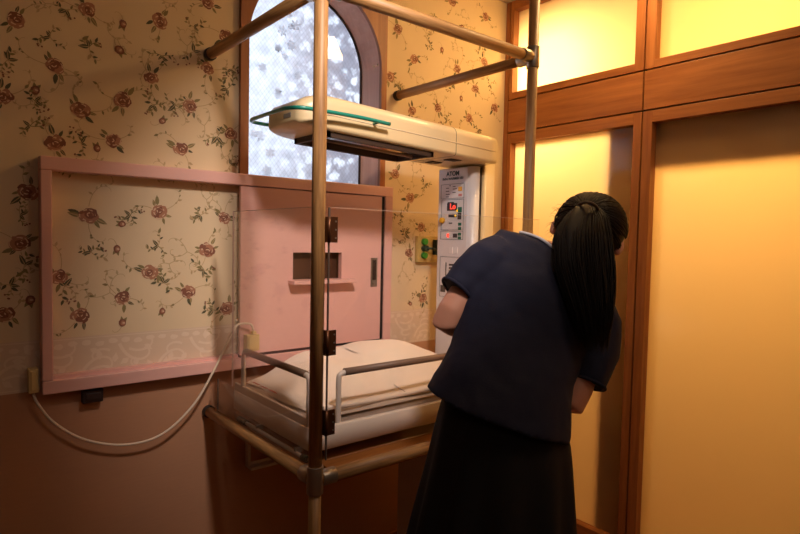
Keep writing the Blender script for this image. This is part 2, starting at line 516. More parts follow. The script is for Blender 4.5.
def sprig(mb, x, z, r):
    a = random.uniform(0, 6.28)
    for k in range(3):
        t = a + k * 2.1 + random.uniform(-.5, .5); tn = random.choice((-1, 1))
        p = curl(mb, x, z, t, random.uniform(.05, .10), Y1 - k * .00002, random.choice((9, 8)), tn, .0012)
        for q in range(2, 10, 2):
            d = math.atan2(p[q + 1][1] - p[q][1], p[q + 1][0] - p[q][0])
            leaf(mb, p[q][0], p[q][1], r * random.uniform(.32, .62), d + (.9 if q % 4 else -.9), Y2 - (k * 10 + q) * .000012, random.choice((7, 8, 8, 9)), None, .22)
        if random.random() < .5:
            for q in range(3): ell(mb, p[13][0] + random.uniform(-.009, .009), p[13][1] + random.uniform(-.009, .009), .003, .003, 0, Y3 - q * .00003, 4, 6)
    for k in range(2):
        leaf(mb, x, z, r * random.uniform(.6, .9), a + 1 + k * 1.4, Y3 - k * .00003, 7, 9, .2)


def pale(mb, x, z):
    a = random.uniform(0, 6.28)
    for k in range(3):
        p = curl(mb, x, z, a + k * 2.1, random.uniform(.06, .13), Y1 + .0001 - k * .00002, 10, random.choice((-1, 1)), .0014, random.uniform(2.2, 4.5))
        for q in (3, 6, 9): leaf(mb, p[q][0], p[q][1], random.uniform(.010, .018), random.uniform(0, 6), Y1 - .0001 - q * .00001, 10)


ROSES = [(-2.294, 2.031), (-2.1, 2.111), (-1.877, 2.131), (-1.71, 2.237), (-2.193, 1.915), (-1.907, 1.932), (-1.709, 2.002), (-1.999, 1.843), (-1.774, 1.859), (-2.124, 1.791), (-2.198, 1.677), (-2.028, 1.707), (-1.805, 1.703), (-1.62, 1.779), (-1.641, 2.132), (-2.329, 1.8), (-2.103, 1.456), (-1.881, 1.476), (-1.71, 1.344), (-2.187, 1.256), (-1.911, 1.266), (-2.001, 1.18), (-1.779, 1.191), (-2.128, 1.128), (-1.632, 1.12), (-2.293, 1.363), (-2.268, 1.52), (-1.645, 1.464), (-0.828, 2.356), (-0.728, 2.242), (-0.445, 2.252), (-0.249, 2.556), (-0.251, 2.326), (-0.313, 2.179), (-0.568, 2.04), (-0.734, 2.0), (-0.351, 2.023), (-0.87, 2.132), (-0.16, 2.104), (-0.491, 2.572), (-0.735, 1.593), (-0.661, 1.458), (-0.734, 1.333), (-0.828, 1.698), (-0.638, 1.113), (-2.333, 1.145),
         (-2.42, 2.2), (-2.5, 1.95), (-2.62, 1.7), (-2.5, 1.42), (-2.6, 1.2), (-2.25, 2.3), (-2.0, 2.4), (-1.75, 2.45), (-0.23, 1.75), (-0.24, 1.4), (-0.3, 1.6), (-2.8, 2.05), (-2.8, 1.4)]
BUDS = [(-1.996, 2.092), (-2.008, 2.005), (-1.87, 1.792), (-2.076, 1.675), (-2.001, 1.43), (-2.017, 1.346), (-1.87, 1.127), (-0.551, 2.322), (-0.412, 2.114), (-0.418, 2.464), (-0.72, 1.09), (-2.247, 1.832), (-2.266, 1.187), (-2.0, 1.095)]
SPRIGS = [(-2.097, 1.995), (-1.871, 2.014), (-1.76, 2.14), (-2.247, 1.799), (-2.261, 1.721), (-2.122, 1.686), (-1.9, 1.842), (-1.826, 1.854), (-1.674, 1.761), (-2.162, 2.095), (-2.206, 2.001), (-1.76, 2.052), (-1.621, 2.019), (-1.637, 1.943), (-1.619, 1.664), (-2.095, 1.336), (-1.884, 1.357), (-1.721, 1.27), (-2.171, 1.227), (-1.864, 1.227), (-1.686, 1.12), (-0.63, 2.333), (-0.827, 2.108), (-0.478, 2.177), (-0.633, 2.445), (-0.284, 2.405), (-0.2, 2.217), (-0.506, 1.991), (-0.794, 1.51), (-0.761, 1.418), (-0.642, 1.661), (-0.282, 1.972), (-2.289, 1.449), (-2.278, 1.296), (-2.317, 1.235), (-2.315, 1.909), (-1.975, 1.461), (-1.736, 1.471), (-0.658, 1.13), (-2.45, 2.05), (-2.5, 1.6)]
for i, (x, z) in enumerate(ROSES):
    rose(wb, x, z, random.uniform(.029, .037) if x < -1.6 else random.uniform(.028, .034))
for x, z in BUDS: bud(wb, x, z, random.uniform(.012, .016))
for x, z in SPRIGS: sprig(wb, x, z, random.uniform(.028, .042))
for i in range(95):
    x = random.uniform(-2.7, -.2); z = random.uniform(1.1, 2.55)
    if WX0 - .06 < x < WX1 + .06 and z > 1.55: continue
    pale(wb, x, z)
for i in range(5):                                   # the paper goes on to the left
    for j in range(7):
        x = -2.86 - i * .25 + random.uniform(-.05, .05); z = 1.16 + j * .22 + (i % 2) * .1
        if z < 2.58: rose(wb, x, z, random.uniform(.029, .036)); sprig(wb, x + .12, z + .06, .034); bud(wb, x + .05, z - .1, .014)
# lace frieze: pale scrolls between two fine lines
for zz in (LACE_T - .006, LACE_B + .008):
    poly(wb, [(XL, zz - .0015), (PC, zz - .0015), (PC, zz + .0015), (XL, zz + .0015)], Y1, 3)
x = -4.05; par = 1
while x < -.28:
    z0 = (LACE_T + LACE_B) / 2 - .004
    yq = [Y1]

    def yn():
        yq[0] -= .00005; return yq[0]
    curl(wb, x, z0 - .05 * par, 1.3 * par, .22, yn(), 3, -par, .0055, 4.2)
    curl(wb, x + .03, z0 - .03 * par, .5 * par, .16, yn(), 3, -par, .0045, 3.8)
    curl(wb, x + .09, z0 + .03 * par, 2.6 * par, .12, yn(), 3, par, .0045, 4.5)
    for k in range(4):
        t = random.uniform(0, 6.28); leaf(wb, x + .03 + k * .025, z0 + random.uniform(-.045, .045), .034, t, yn(), 3, None, .3)
    for k in range(3): ell(wb, x + .02 + k * .04, LACE_T - .022 - .006 * (k % 2), .014, .009, 0, yn(), 3, jit=.15)
    x += .12; par = -par
wall_back = struct(wb.build('wall_back', MATS))

struct(MB().box((XL, YB, FL - .1), (1.3, TH, FL)).build('floor', floor_mat))
struct(MB().box((XL, YB, CE), (1.3, TH, CE + .1)).build('ceiling', ceil_mat))
struct(MB().box((XL - .1, YB, FL), (XL, TH, CE)).build('wall_left', side_mat))
struct(MB().box((XL, YB - .1, FL), (PC + .08, YB, CE)).build('wall_front', side_mat))
struct(MB().box((XL, -.014, FL), (PC - .002, -.0008, .0)).box((XL, -.018, -.006), (PC - .002, -.0008, .003)).build('baseboard_back', wood_h))

# ---- glazed timber partition, plane X = 0 (front faces), depth 6 cm
Y0 = -0.001
PX = 0.07
YJ = -0.027     # joint between the wall jamb and the first bay
YM = -0.789     # joint between the bays
YE = -1.64      # end of the second bay
G1, G2 = 2.151, 1.977


def rail(mb, y0, y1, z0, z1, x0=PC, x1=PC + PX, mi=0): mb.box((x0, y0, z0), (x1, y1, z1), mi)


# core behind the joints (dark shadow gaps)
core = MB()
core.box((PC + .02, YJ + .016, FL), (PC + PX - .01, YJ - .012, CE)); core.box((PC + .02, YM - .02, FL), (PC + PX - .01, YM + .02, CE))
core.box((PC + .02, YE, G2 - .02), (PC + PX - .01, YJ - .01, G2 + .02)); core.box((PC + .02, YE, G1 - .02), (PC + PX - .01, YJ - .01, G1 + .02))
struct(core.build('trim_1', dark_gap))
jb = MB(); rail(jb, Y0, YJ + .0015, FL, CE); struct(jb.build('trim_11', wood_v, bevel=.001))
g = .0035
bays = [(YJ, YM, 1), (YM, YE, 2), (YE, -2.5, 3), (-2.5, -3.35, 4), (-3.35, YB, 5)]
for (ya, yb, n) in bays:
    ya2, yb2 = ya - g, yb + g; w0 = .022 if n == 1 else .042
    pnl = MB(); rail(pnl, ya2, yb2, G2 + g, G1 - g)
    struct(pnl.build('trim_%d' % (n + 1), wood_h, bevel=.0015))
    # transom light
    fr = MB(); sl = .042; top = 2.62; bot = G1 + .038
    rail(fr, ya2, ya2 - w0, G1 + g, CE); rail(fr, yb2, yb2 + sl, G1 + g, CE)
    t = struct(fr.build('window_%d' % (n + 1), wood_v, bevel=.0015))
    r2 = MB(); rail(r2, ya2 - w0, yb2 + sl, G1 + g, bot); rail(r2, ya2 - w0, yb2 + sl, top, CE)
    r2.build('window_rail', wood_h, t, bevel=.0015)
    MB().box((PC + .042, ya2 - w0 + .006, bot - .006), (PC + .048, yb2 + sl - .006, top + .006)).build('window_pane', frost, t)
    # door leaf below
    dz0, dz1 = FL + .006, G2 - g
    d = MB(); rail(d, ya2, ya2 - w0, dz0, dz1); rail(d, yb2, yb2 + sl - .005, dz0, dz1)
    dr = struct(d.build('door_%d' % n, wood_v, bevel=.0015))
    r3 = MB(); zt = dz1 - .050; rail(r3, ya2 - w0, yb2 + sl - .005, zt, dz1); rail(r3, ya2 - w0, yb2 + sl - .005, dz0, .036)
    r3.build('door_rail', wood_h, dr, bevel=.0015)
    MB().box((PC + .042, ya2 - w0 + .004, .030), (PC + .048, yb2 + sl - .009, zt + .006)).build('door_pane', frost, dr)

# corridor behind the partition (lit, cream walls), stile and blind box behind the panes
cor = plain('corridor_wall', srgb(196, 168, 128), 0.8)
struct(MB().box((1.2, YB, FL), (1.3, TH, CE)).build('wall_corridor', cor))
struct(MB().box((PC + PX, 0.0, FL), (1.2, TH, CE)).build('wall_corridor_end', cor))
struct(MB().box((PC + PX + .01, YB - .1, FL), (1.2, YB, CE)).build('wall_corridor_far', cor))
dwood = wood('corridor_door_wood', srgb(130, 84, 46), srgb(160, 108, 64), 2, 20)
struct(MB().box((PC + .051, -.610, .0), (PC + .069, YM + .046, 1.935)).build('trim_9', dwood))
struct(MB().box((PC + .051, YM - .046, 1.742), (PC + .069, YE + .047, 1.935)).build('trim_10', dwood))

# ---- arched window in the back wall
cx, hw, zs = -1.243, 0.314, 2.145
N = 28
arch = [(cx - hw, WZ0)] + [(cx + hw * math.cos(PI - PI * i / N), zs + hw * math.sin(PI * i / N)) for i in range(N + 1)] + [(cx + hw, WZ0)]


def outer_pt(i):
    x, z = arch[i]
    ox0, ox1, ozt = -1.590, -0.900, 2.54
    if i == 0: return (ox0, WZ0)
    if i == len(arch) - 1: return (ox1, WZ0)
    a = PI - PI * (i - 1) / N
    dx, dz = math.cos(a), math.sin(a)
    ts = []
    if dx > 1e-6: ts.append((ox1 - cx) / dx)
    if dx < -1e-6: ts.append((ox0 - cx) / dx)
    if dz > 1e-6: ts.append((ozt - zs) / dz)
    t = min(ts); return (cx + dx * t, zs + dz * t)


cs = MB(); vs = []
for y in (-.018, 0.0):
    for i in range(len(arch)):
        vs.append((arch[i][0], y, arch[i][1])); o_ = outer_pt(i); vs.append((o_[0], y, o_[1]))
n2 = 2 * len(arch); fs = []
for i in range(len(arch) - 1):
    a = 2 * i
    fs += [(a, a + 1, a + 3, a + 2), (n2 + a, n2 + a + 2, n2 + a + 3, n2 + a + 1), (a, a + 2, n2 + a + 2, n2 + a), (a + 1, n2 + a + 1, n2 + a + 3, a + 3)]
fs += [(0, n2, n2 + 1, 1), (n2 - 2, n2 - 1, 2 * n2 - 1, 2 * n2 - 2)]
# corner fill pieces above the arch where the radial rays skip the rectangle corner
cs.add(vs, fs)
cs.add([(-1.590, -.0175, 2.54), (-1.50, -.0175, 2.54), (-1.590, -.0175, 2.44)], [(0, 2, 1)])
cs.add([(-.900, -.0175, 2.54), (-.99, -.0175, 2.54), (-.900, -.0175, 2.44)], [(0, 1, 2)])
wn = struct(cs.build('window_1', case_v, fix=True))
# reveal: thick arch lining set in the wall
lin = MB(); GY = 0.142; tk = .012
rings = []
for y, off in ((-.002, 0), (GY + .02, 0), (GY + .02, tk), (-.002, tk)):
    ring = []
    for i, (x, z) in enumerate(arch):
        if i in (0, len(arch) - 1): ring.append((x + (off if x > cx else -off), y, z))
        else:
            a = PI - PI * (i - 1) / N; ring.append((cx + (hw + off) * math.cos(a), y, zs + (hw + off) * math.sin(a)))
    rings.append(ring)
L_ = len(arch); vs = [v for r in rings for v in r]; fs = []
for k in range(4):
    for i in range(L_ - 1):
        a = k * L_ + i; b = ((k + 1) % 4) * L_ + i; fs.append((a, a + 1, b + 1, b))
lin.add(vs, fs, 0, False)
lin.box((cx - hw, 0, WZ0 - .012), (cx + hw, GY + .02, WZ0))
lin.build('window_reveal', reveal_m, wn)
# spandrels: fill the rectangular hole outside the lining with wall
gl = MB(); gp = [(x, z) for x, z in arch]
gl.add([(x, GY, z) for x, z in gp] + [(x, GY + .006, z) for x, z in gp],
       [list(range(len(gp))), list(reversed(range(len(gp), 2 * len(gp))))] +
       [(i, i + len(gp), (i + 1) % len(gp) + len(gp), (i + 1) % len(gp)) for i in range(len(gp))])
gl.build('window_pane', win_glass, wn)
sash = MB(); pts = [(cx + (hw - .004) * math.cos(PI - PI * i / N), GY - .004, zs + (hw - .004) * math.sin(PI * i / N)) for i in range(N + 1)]
sash.tube([(cx - hw + .004, GY - .004, WZ0)] + pts + [(cx + hw - .004, GY - .004, WZ0)], .005, 8)
sash.build('window_gasket', dark_metal, wn)
sp = MB(); sv = []
for y in (TH - .05, TH - .045):
    for i in range(len(arch)):
        sv.append((arch[i][0], y, arch[i][1])); o_ = outer_pt(i); sv.append((o_[0], y, o_[1]))
sp.add(sv, [(2 * i, 2 * i + 1, 2 * i + 3, 2 * i + 2) for i in range(len(arch) - 1)])
sp.build('window_blocking', case_v, wn)
# lace curtain with flower sprays hung against the pane
lc = MB(); ly = GY - .02
random.seed(11)


def in_arch(x, z, mrg=.02):
    if abs(x - cx) > hw - mrg or z < WZ0 + mrg: return False
    return z < zs or math.hypot(x - cx, z - zs) < hw - mrg


for i in range(110):
    x = random.uniform(cx - hw, cx + hw); z = random.uniform(WZ0, zs + hw)
    d = abs((x - cx - .0) * .55 + (z - 1.98) * .8)          # sprays in a diagonal drift, right and lower left
    if not in_arch(x, z, .035): continue
    right = x > cx + .02
    if not right and random.random() < .6: continue
    if right: continue
    if True:
        r = random.uniform(.014, .026); a0 = random.uniform(0, 6)
        yy = ly
        for k in range(6):
            a = a0 + k * 1.05
            yy -= .00012; ell(lc, x + math.cos(a) * r * .62, z + math.sin(a) * r * .62, r * .38, r * .26, a, yy, 1, 8, .15)
        yy -= .00012; ell(lc, x, z, r * .3, r * .3, a0, yy, 1, 8)
# fine sheer net carrying the blooms
lc.add([(cx + (x - cx) * .985, ly + .001, z if z > WZ0 + .01 else WZ0 + .004) for x, z in arch], [list(range(len(arch)))], 2)
lace_grey = frosted('lace_grey', (0.78, 0.79, 0.81, 1), (.6, .6, .6, 1))
cur = lc.build('lace_curtain', [lace_m, lace_grey, lace_sheer])
tag(cur, 'sheer lace with grey rosettes hanging against the arched window glass', 'curtain')

# ------------------------------------------------------------------ pink sliding hatch on the back wall
hatch = thing('wall_hatch', 'pink wooden sliding-hatch frame fixed on the floral wallpaper', 'hatch', (-1.56, -.03, .885))
FX0, FX1, FZ0, FZ1, FY = -2.242, -0.878, 0.895, 1.630, -.052
fr = MB()
fr.box((FX0, FY, FZ1 - .042), (FX1, -.0025, FZ1))
fr.box((FX0, FY, FZ0), (FX1, -.0025, FZ0 + .042))
fr.box((FX0, FY, FZ0 + .042), (FX0 + .030, -.0025, FZ1 - .042))
fr.box((FX1 - .042, FY, FZ0 + .042), (FX1, -.0025, FZ1 - .042))
fr.build('frame', pink, hatch, bevel=.003)
tr = MB(); tr.box((FX0 + .03, -.030, FZ0 + .042), (FX1 - .042, -.0025, FZ0 + .052)); tr.build('track', pink, hatch)
# sliding door with square opening
DX0, DX1, DZ0, DZ1, DYf, DYb = -1.596, -0.936, 0.948, 1.584, -.046, -.022
HX0, HX1, HZ0, HZ1 = -1.378, -1.146, 1.226, 1.336
dr = MB()
dr.box((DX0, DYf, DZ0), (HX0, DYb, DZ1)); dr.box((HX1, DYf, DZ0), (DX1, DYb, DZ1))
dr.box((HX0, DYf, DZ0), (HX1, DYb, HZ0)); dr.box((HX0, DYf, HZ1), (HX1, DYb, DZ1))
dr.box((DX0 - .006, DYf - .006, DZ0), (DX0 + .006, DYf, DZ1))
door = dr.build('sliding_door', pink, hatch)
bx = MB()
bx.box((HX0 - .004, DYb, HZ0 - .004), (HX1 + .004, -.004, HZ0)); bx.box((HX0 - .004, DYb, HZ1), (HX1 + .004, -.004, HZ1 + .004))
bx.box((HX0 - .004, DYb, HZ0), (HX0, -.004, HZ1)); bx.box((HX1, DYb, HZ0), (HX1 + .004, -.004, HZ1))
bx.box((HX0, -.007, HZ0), (HX1, -.004, HZ1))
bx.build('opening_lining', wood('lining_dark_wood', srgb(60, 36, 22), srgb(92, 58, 38), 2, 30), door)
MB().box((-1.400, -.098, 1.210), (-1.100, DYf, 1.226)).build('shelf', pink, door, bevel=.002)
hd = MB(); hd.box((-.992, DYf - .003, 1.185), (-.958, DYf - .0002, 1.312), 0); hd.box((-.985, DYf - .0042, 1.215), (-.965, DYf - .003, 1.303), 1)
hd.tube([(-.975, DYf - .003, 1.200), (-.975, DYf - .007, 1.200)], .007, 14, 0)
hd.build('recessed_handle', [steel, dark_in], door)
MB().box((-.9355, -.045, .948), (-.9215, -.012, 1.585)).box((-1.60, -.045, .9382), (-.925, -.012, .9475)).build('gap_shade_strips', dark_gap, hatch)  # near-black strips painting in the shade of the door's side and bottom gaps

tag(MB().box((-2.128, -.035, .845), (-2.068, -.003, .888)).box((-2.120, -.040, .855), (-2.076, -.035, .878)).build('wall_latch', plain('dark_brown_latch', srgb(52, 30, 24), .6), bevel=.002),
    'small dark brown latch under the left end of the pink frame', 'latch')
bxo = MB(); bxo.box((-2.276, -.036, .902), (-2.250, -.003, .978)); bxo.box((-2.271, -.040, .909), (-2.255, -.036, .971))
tag(bxo.build('junction_box', adapter_m, bevel=.002), 'small yellowish junction box at the lower left corner of the pink frame', 'junction box')
ad = MB(); ad.box((-1.590, -.090, .967), (-1.540, -.056, 1.028)); ad.box((-1.585, -.094, .973), (-1.545, -.090, 1.022)); ad.box((-1.566, -.085, 1.03), (-1.55, -.066, 1.04))
tag(ad.build('power_adapter', adapter_m, bevel=.004), 'cream power adapter on the lower left of the pink door', 'adapter')
cab = MB()
pts = [(-2.262, -.012, .895), (-2.25, -.028, .862), (-2.205, -.035, .795), (-2.12, -.04, .727), (-2.0, -.045, .688), (-1.885, -.055, .705), (-1.782, -.070, .795),
       (-1.71, -.078, .914), (-1.655, -.082, 1.025), (-1.628, -.08, 1.066), (-1.60, -.078, 1.072), (-1.570, -.077, 1.066), (-1.558, -.076, 1.042)]
cab.tube(smooth_path(pts, 8), .0042, 10)
cab.ball((-1.628, -.075, 1.085), .006, 6)
tag(cab.build('power_cable', cable_m), 'white cable looping below the pink frame', 'cable')
# outlet plate behind the warmer
ot = thing('gas_outlet', 'tan wall outlet plate with green gas valves beside the white column', 'gas outlet', (-.63, 0, 1.288))
MB().box((-.700, -.022, 1.288), (-.540, -.002, 1.414)).build('plate', outlet_m, ot, bevel=.003)
for zz in (1.388, 1.322):
    MB().tube([(-.662, -.022, zz), (-.662, -.04, zz)], .016, 18, cap=True).build('valve', gas_green, ot, bevel=.002)
MB().tube([(-.662, -.022, 1.355), (-.662, -.05, 1.355)], .014, 16).build('hose_socket', dk_green, ot)
hz = MB(); hz.tube(smooth_path([(-.662, -.045, 1.355), (-.64, -.06, 1.356), (-.61, -.055, 1.345), (-.59, -.05, 1.32)], 6), .006, 10); hz.box((-.601, -.05, 1.325), (-.591, -.022, 1.398))
hz.build('hose', dk_green, ot)
br = MB(); br.box((-1.555, -.03, .50), (-1.545, -.003, .60)); br.box((-1.555, -.06, .495), (-1.44, -.003, .505)); br.box((-1.555, -.06, .52), (-1.44, -.055, .53)); br.box((-1.45, -.06, .495), (-1.44, -.003, .53))
tag(br.build('wire_bracket', bed_pl), 'pale bracket on the brown wall below the cage rail', 'bracket')

# ------------------------------------------------------------------ wooden dowel cage with acrylic guards
cage = thing('dowel_guard_frame', 'wooden dowel guard frame with metal joints around the infant warmer', 'guard frame', (-1.27, -.4, FL))
PXL, PXR, PY, ZT, ZB = -1.705, -.83, -.775, 2.053, .742
RR = .0187


def dowel(a, b, name, mt, r=RR):
    return MB().tube([a, (Vector(a) + Vector(b)) / 2, b], r, 28).build(name, mt, cage)


dowel((PXL, PY, ZB - .03), (PXL, PY, CE - .002), 'post', dowel_v)
dowel((PXL, PY, FL + .002), (PXL, PY, ZB - .03), 'post', dowel_v, .0172)
dowel((PXR, PY, FL + .002), (PXR, PY, CE - .002), 'post', dowel_v)
for x in (PXL, PXR):
    dowel((x, PY, ZT), (x, -.004, ZT), 'rail', dowel_y)
    dowel((x, PY, ZB), (x, -.004, ZB), 'rail', dowel_y)
for z in (ZT, ZB): dowel((PXL, PY, z), (PXR, PY, z), 'rail', dowel_x)
for x, s in ((PXL, 1), (PXR, -1)):
    for z in (ZT, ZB):
        j = MB(); j.tube([(x, PY, z - .038), (x, PY, z + .038)], RR + .004, 24)
        j.tube([(x + s * .018, PY, z), (x + s * .062, PY, z)], RR + .0035, 24); j.tube([(x, PY + .018, z), (x, PY + .062, z)], RR + .0035, 24)
        j.build('tee_joint', steel, cage, bevel=.0015)
        MB().tube([(x, -.022, z), (x, -.0035, z)], RR + .004, 24).build('wall_socket', dark_metal, cage, bevel=.0015)
MB().box((-1.615, PY + .026, .704), (-.868, -.035, .728)).build('shelf_board', board_m, cage, bevel=.002)
ac = MB(); ac.box((-1.672, PY - .003, .800), (-.807, PY - .027 + .02, 1.478)); ac = MB()
AY = PY - .028
ac.box((-1.686, AY, .800), (-.800, AY + .005, 1.478))
pn = ac.build('front_panel', acrylic, cage)
MB().box((-1.6895, AY, .800), (-1.686, AY + .005, 1.478)).build('panel_edge', acrylic_edge, pn)
MB().box((-1.686, AY + .001, 1.478), (-.800, AY + .004, 1.4790)).build('panel_edge', plain('acrylic_top_edge', srgb(190, 168, 150), .3), pn)
sd = MB(); sx = PXL - .0025
sd.add([(sx, y, z) for y, z in ((PY + .02, .77), (-.098, .77), (-.098, .882), (-.225, .882), (-.225, 1.480), (PY + .02, 1.480))] +
       [(sx + .005, y, z) for y, z in ((PY + .02, .77), (-.098, .77), (-.098, .882), (-.225, .882), (-.225, 1.480), (PY + .02, 1.480))],
       [(0, 1, 2, 3, 4, 5), (11, 10, 9, 8, 7, 6)] + [(i, i + 6, (i + 1) % 6 + 6, (i + 1) % 6) for i in range(6)])
sp_ = sd.build('side_panel', acrylic, cage, fix=True)
eg = MB(); eg.box((sx, -.0995, .77), (sx + .005, -.0975, .882)); eg.build('panel_edge', acrylic_edge, sp_)
eg = MB(); eg.box((sx, -.2265, .882), (sx + .005, -.2248, 1.48)); eg.box((sx + .001, PY + .02, 1.4795), (sx + .004, -.225, 1.4812)); eg.build('panel_edge', plain('acrylic_side_edge', srgb(196, 160, 146), .3), sp_)
for zc in (1.420, 1.118, .902):
    h = MB(); h.box((-1.686, AY - .003, zc - .034), (-1.664, AY, zc + .034)); h.tube([(-1.690, AY - .001, zc - .034), (-1.690, AY - .001, zc + .034)], .005, 14)
    h.box((-1.6945, AY - .001, zc - .034), (-1.690, AY + .012, zc + .034))
    for dz in (-.022, 0, .022): h.tube([(-1.670, AY - .003, zc + dz), (-1.670, AY - .0042, zc + dz)], .0025, 10, 1)
    h.build('hinge', [brass, steel], cage)

# ------------------------------------------------------------------ infant warmer
wm = thing('infant_warmer', 'cream infant warmer with overhead heater arm and white control column', 'infant warmer', (-1.0, -.36, FL))
# column: rounded rectangle profile, control face towards -X
CX0, CX1, CYa, CYb, CZ1 = -.765, -.716, -.440, -.218, 1.705


def rrect(cxx, cyy, hx, hy, r, z, n=6):
    out = []
    for sx_, sy_, a0 in ((1, 1, 0), (-1, 1, PI / 2), (-1, -1, PI), (1, -1, 3 * PI / 2)):
        for k in range(n + 1):
            a = a0 + PI / 2 * k / n
            out.append((cxx + sx_ * (hx - r) + r * math.cos(a), cyy + sy_ * (hy - r) + r * math.sin(a), z))
    return out


col = MB(); ccx = (CX0 + CX1) / 2; ccy = (CYa + CYb) / 2
col.loft([rrect(ccx, ccy, (CX1 - CX0) / 2, (CYb - CYa) / 2, .022, z) for z in (.62, .8, 1.2, CZ1)])
col.build('control_column', white_pl, wm)
MB().box((CX1 - .002, CYa + .012, .62), (CX1 + .014, CYb - .02, CZ1)).build('column_seam', dark_metal, wm)
mast = MB(); mast.loft([rrect(CX1 + .045, ccy - .004, .033, .112, .012, z) for z in (FL + .1, 1.0, CZ1 + .02)]); mast.build('mast', cream_pl, wm)
# lower cabinet and base
MB().box((-.945, -.47, FL + .09), (-.60, -.205, .62)).box((-.94, -.472, FL + .09), (-.60, -.20, .36)).build('pedestal', bed_pl, wm, bevel=.006)
bs = MB(); bs.box((-1.45, -.62, FL + .055), (-.6, -.56, FL + .10)); bs.box((-1.45, -.16, FL + .055), (-.6, -.10, FL + .10)); bs.box((-.95, -.62, FL + .055), (-.6, -.10, FL + .10))
bs.build('base_frame', bed_pl, wm, bevel=.008)
for (x, y) in ((-1.41, -.59), (-1.41, -.13), (-.64, -.59), (-.64, -.13)):
    MB().tube([(x, y - .014, FL + .03), (x, y + .014, FL + .03)], .029, 18).build('caster', dark_metal, wm)
# heater head
HXa, HXb = -1.605, -.700
HYf, HYb_ = -.505, -.235


def head_ring(x, ymin, ymax, zb, zt, n=8):
    # section in the YZ plane: rounded top shoulders, slightly waisted at the moulded line
    cy = (ymin + ymax) / 2; hy = (ymax - ymin) / 2; h = zt - zb; r = min(.034, h * .36, hy * .5); rb = min(.014, h * .2)
    out = []
    for (sy, sz, a0, rr) in ((1, 1, 0, r), (-1, 1, PI / 2, r), (-1, -1, PI, rb), (1, -1, 3 * PI / 2, rb)):
        for k in range(n + 1):
            a = a0 + PI / 2 * k / n
            out.append((x, cy + sy * (hy - rr) + rr * math.cos(a), (zt if sz > 0 else zb) - sz * rr + rr * math.sin(a)))
    return out


hd = MB(); rings = []
zt0, zt1, zb0, zb1 = 1.864, 1.824, 1.748, 1.713
stations = [0, .008, .02, .04, .07, .12, .2, .4, .6, .78, .88, .92]
for s_ in stations:
    x = HXa + s_ * (HXb - HXa) / .92
    t = (x - HXa) / (HXb - HXa)
    e = min(1, s_ / .12); e = math.sqrt(max(0, 1 - (1 - e) ** 2)) if e < 1 else 1
    e2 = 0.62 + .38 * e
    zt = zt0 + (zt1 - zt0) * t; zb = zb0 + (zb1 - zb0) * t
    ztt = zb + .03 + (zt - zb - .03) * (0.35 + .65 * e)
    yin = .045 * (1 - e)
    rings.append(head_ring(x, HYf + yin, HYb_ - yin, zb + .02 * (1 - e), ztt))
hd.loft(rings)
head = hd.build('heater_head', cream_pl, wm)


def on_front(x, dz, out=.0):   # point on front face of the head, dz above bottom
    t = (x - HXa) / (HXb - HXa); return (x, HYf - out, zb0 + (zb1 - zb0) * t + dz)


ln = MB(); ln.tube([on_front(x, .048, -.0015) for x in (-1.53, -1.2, -.95, -.71)], .003, 8); ln.build('moulded_line', plain('cream_shadow_line', srgb(214, 192, 158), .5), head)
sm = MB(); ring = head_ring(-.935, HYf - .0006, HYb_ + .0006, zb0 + (zb1 - zb0) * .74 - .0006, zt0 + (zt1 - zt0) * .74 + .0006)
sm.loft([[(p[0] - .0012, p[1], p[2]) for p in ring], [(p[0] + .0012, p[1], p[2]) for p in ring]]); sm.build('seam', plain('seam_grey', srgb(120, 110, 96), .6), head)
sl = MB()
for k in range(9):
    x = -1.40 + k * .055; t = (x - HXa) / (HXb - HXa); zt = zt0 + (zt1 - zt0) * t
    sl.box((x, HYf + .040, zt - .0005), (x + .030, HYf + .052, zt + .0012))
build_each(sl, 'vent_slot', dark_in, head)
# recessed reflector on the underside
un = MB(); zu = 1.719
t_ = lambda x: zb0 + (zb1 - zb0) * (x - HXa) / (HXb - HXa)
a_, b_ = -1.50, -1.035
for (xa, xb, ya, yb) in ((a_, b_, HYf + .018, HYf + .030), (a_, b_, HYb_ - .050, HYb_ - .032), (a_, a_ + .012, HYf + .018, HYb_ - .032), (b_ - .012, b_, HYf + .018, HYb_ - .032)):
    un.add([(xa, ya, t_(xa) + .001), (xb, ya, t_(xb) + .001), (xb, yb, t_(xb) + .001), (xa, yb, t_(xa) + .001),
            (xa, ya, t_(xa) - .018), (xb, ya, t_(xb) - .018), (xb, yb, t_(xb) - .018), (xa, yb, t_(xa) - .018)],
           [(0, 3, 2, 1), (4, 5, 6, 7), (0, 1, 5, 4), (1, 2, 6, 5), (2, 3, 7, 6), (3, 0, 4, 7)])
un.build('reflector_frame', dark_in, head, fix=True)
rf = MB(); rf.add([(a_ + .01, HYf + .03, t_(a_) - .001), (b_ - .01, HYf + .03, t_(b_) - .001), (b_ - .01, HYb_ - .05, t_(b_) - .001), (a_ + .01, HYb_ - .05, t_(a_) - .001)], [(0, 3, 2, 1)])
rf.build('reflector', chrome, head)
MB().tube([(a_ + .02, -.385, t_(a_) - .010), (b_ - .02, -.385, t_(b_) - .010)], .006, 12).build('heating_tube', plain('heater_ceramic', srgb(150, 120, 96), .5), head)
lv = MB()
for (xa, ya) in ((-.90, -.44), (-.90, -.33), (-.99, -.40)):
    pass
for k, (xa, ya) in enumerate(((-.875, -.425), (-.875, -.315))):
    lv.box((xa - .028, ya - .022, t_(xa) - .0035), (xa + .028, ya + .022, t_(xa) - .0005))
build_each(lv, 'underside_lamp', dark_in, head)
tg = MB(); tg.box((-1.606, -.435, 1.781), (-1.5935, -.385, 1.797)); tg.build('end_label', grey_pl, head, bevel=.002)
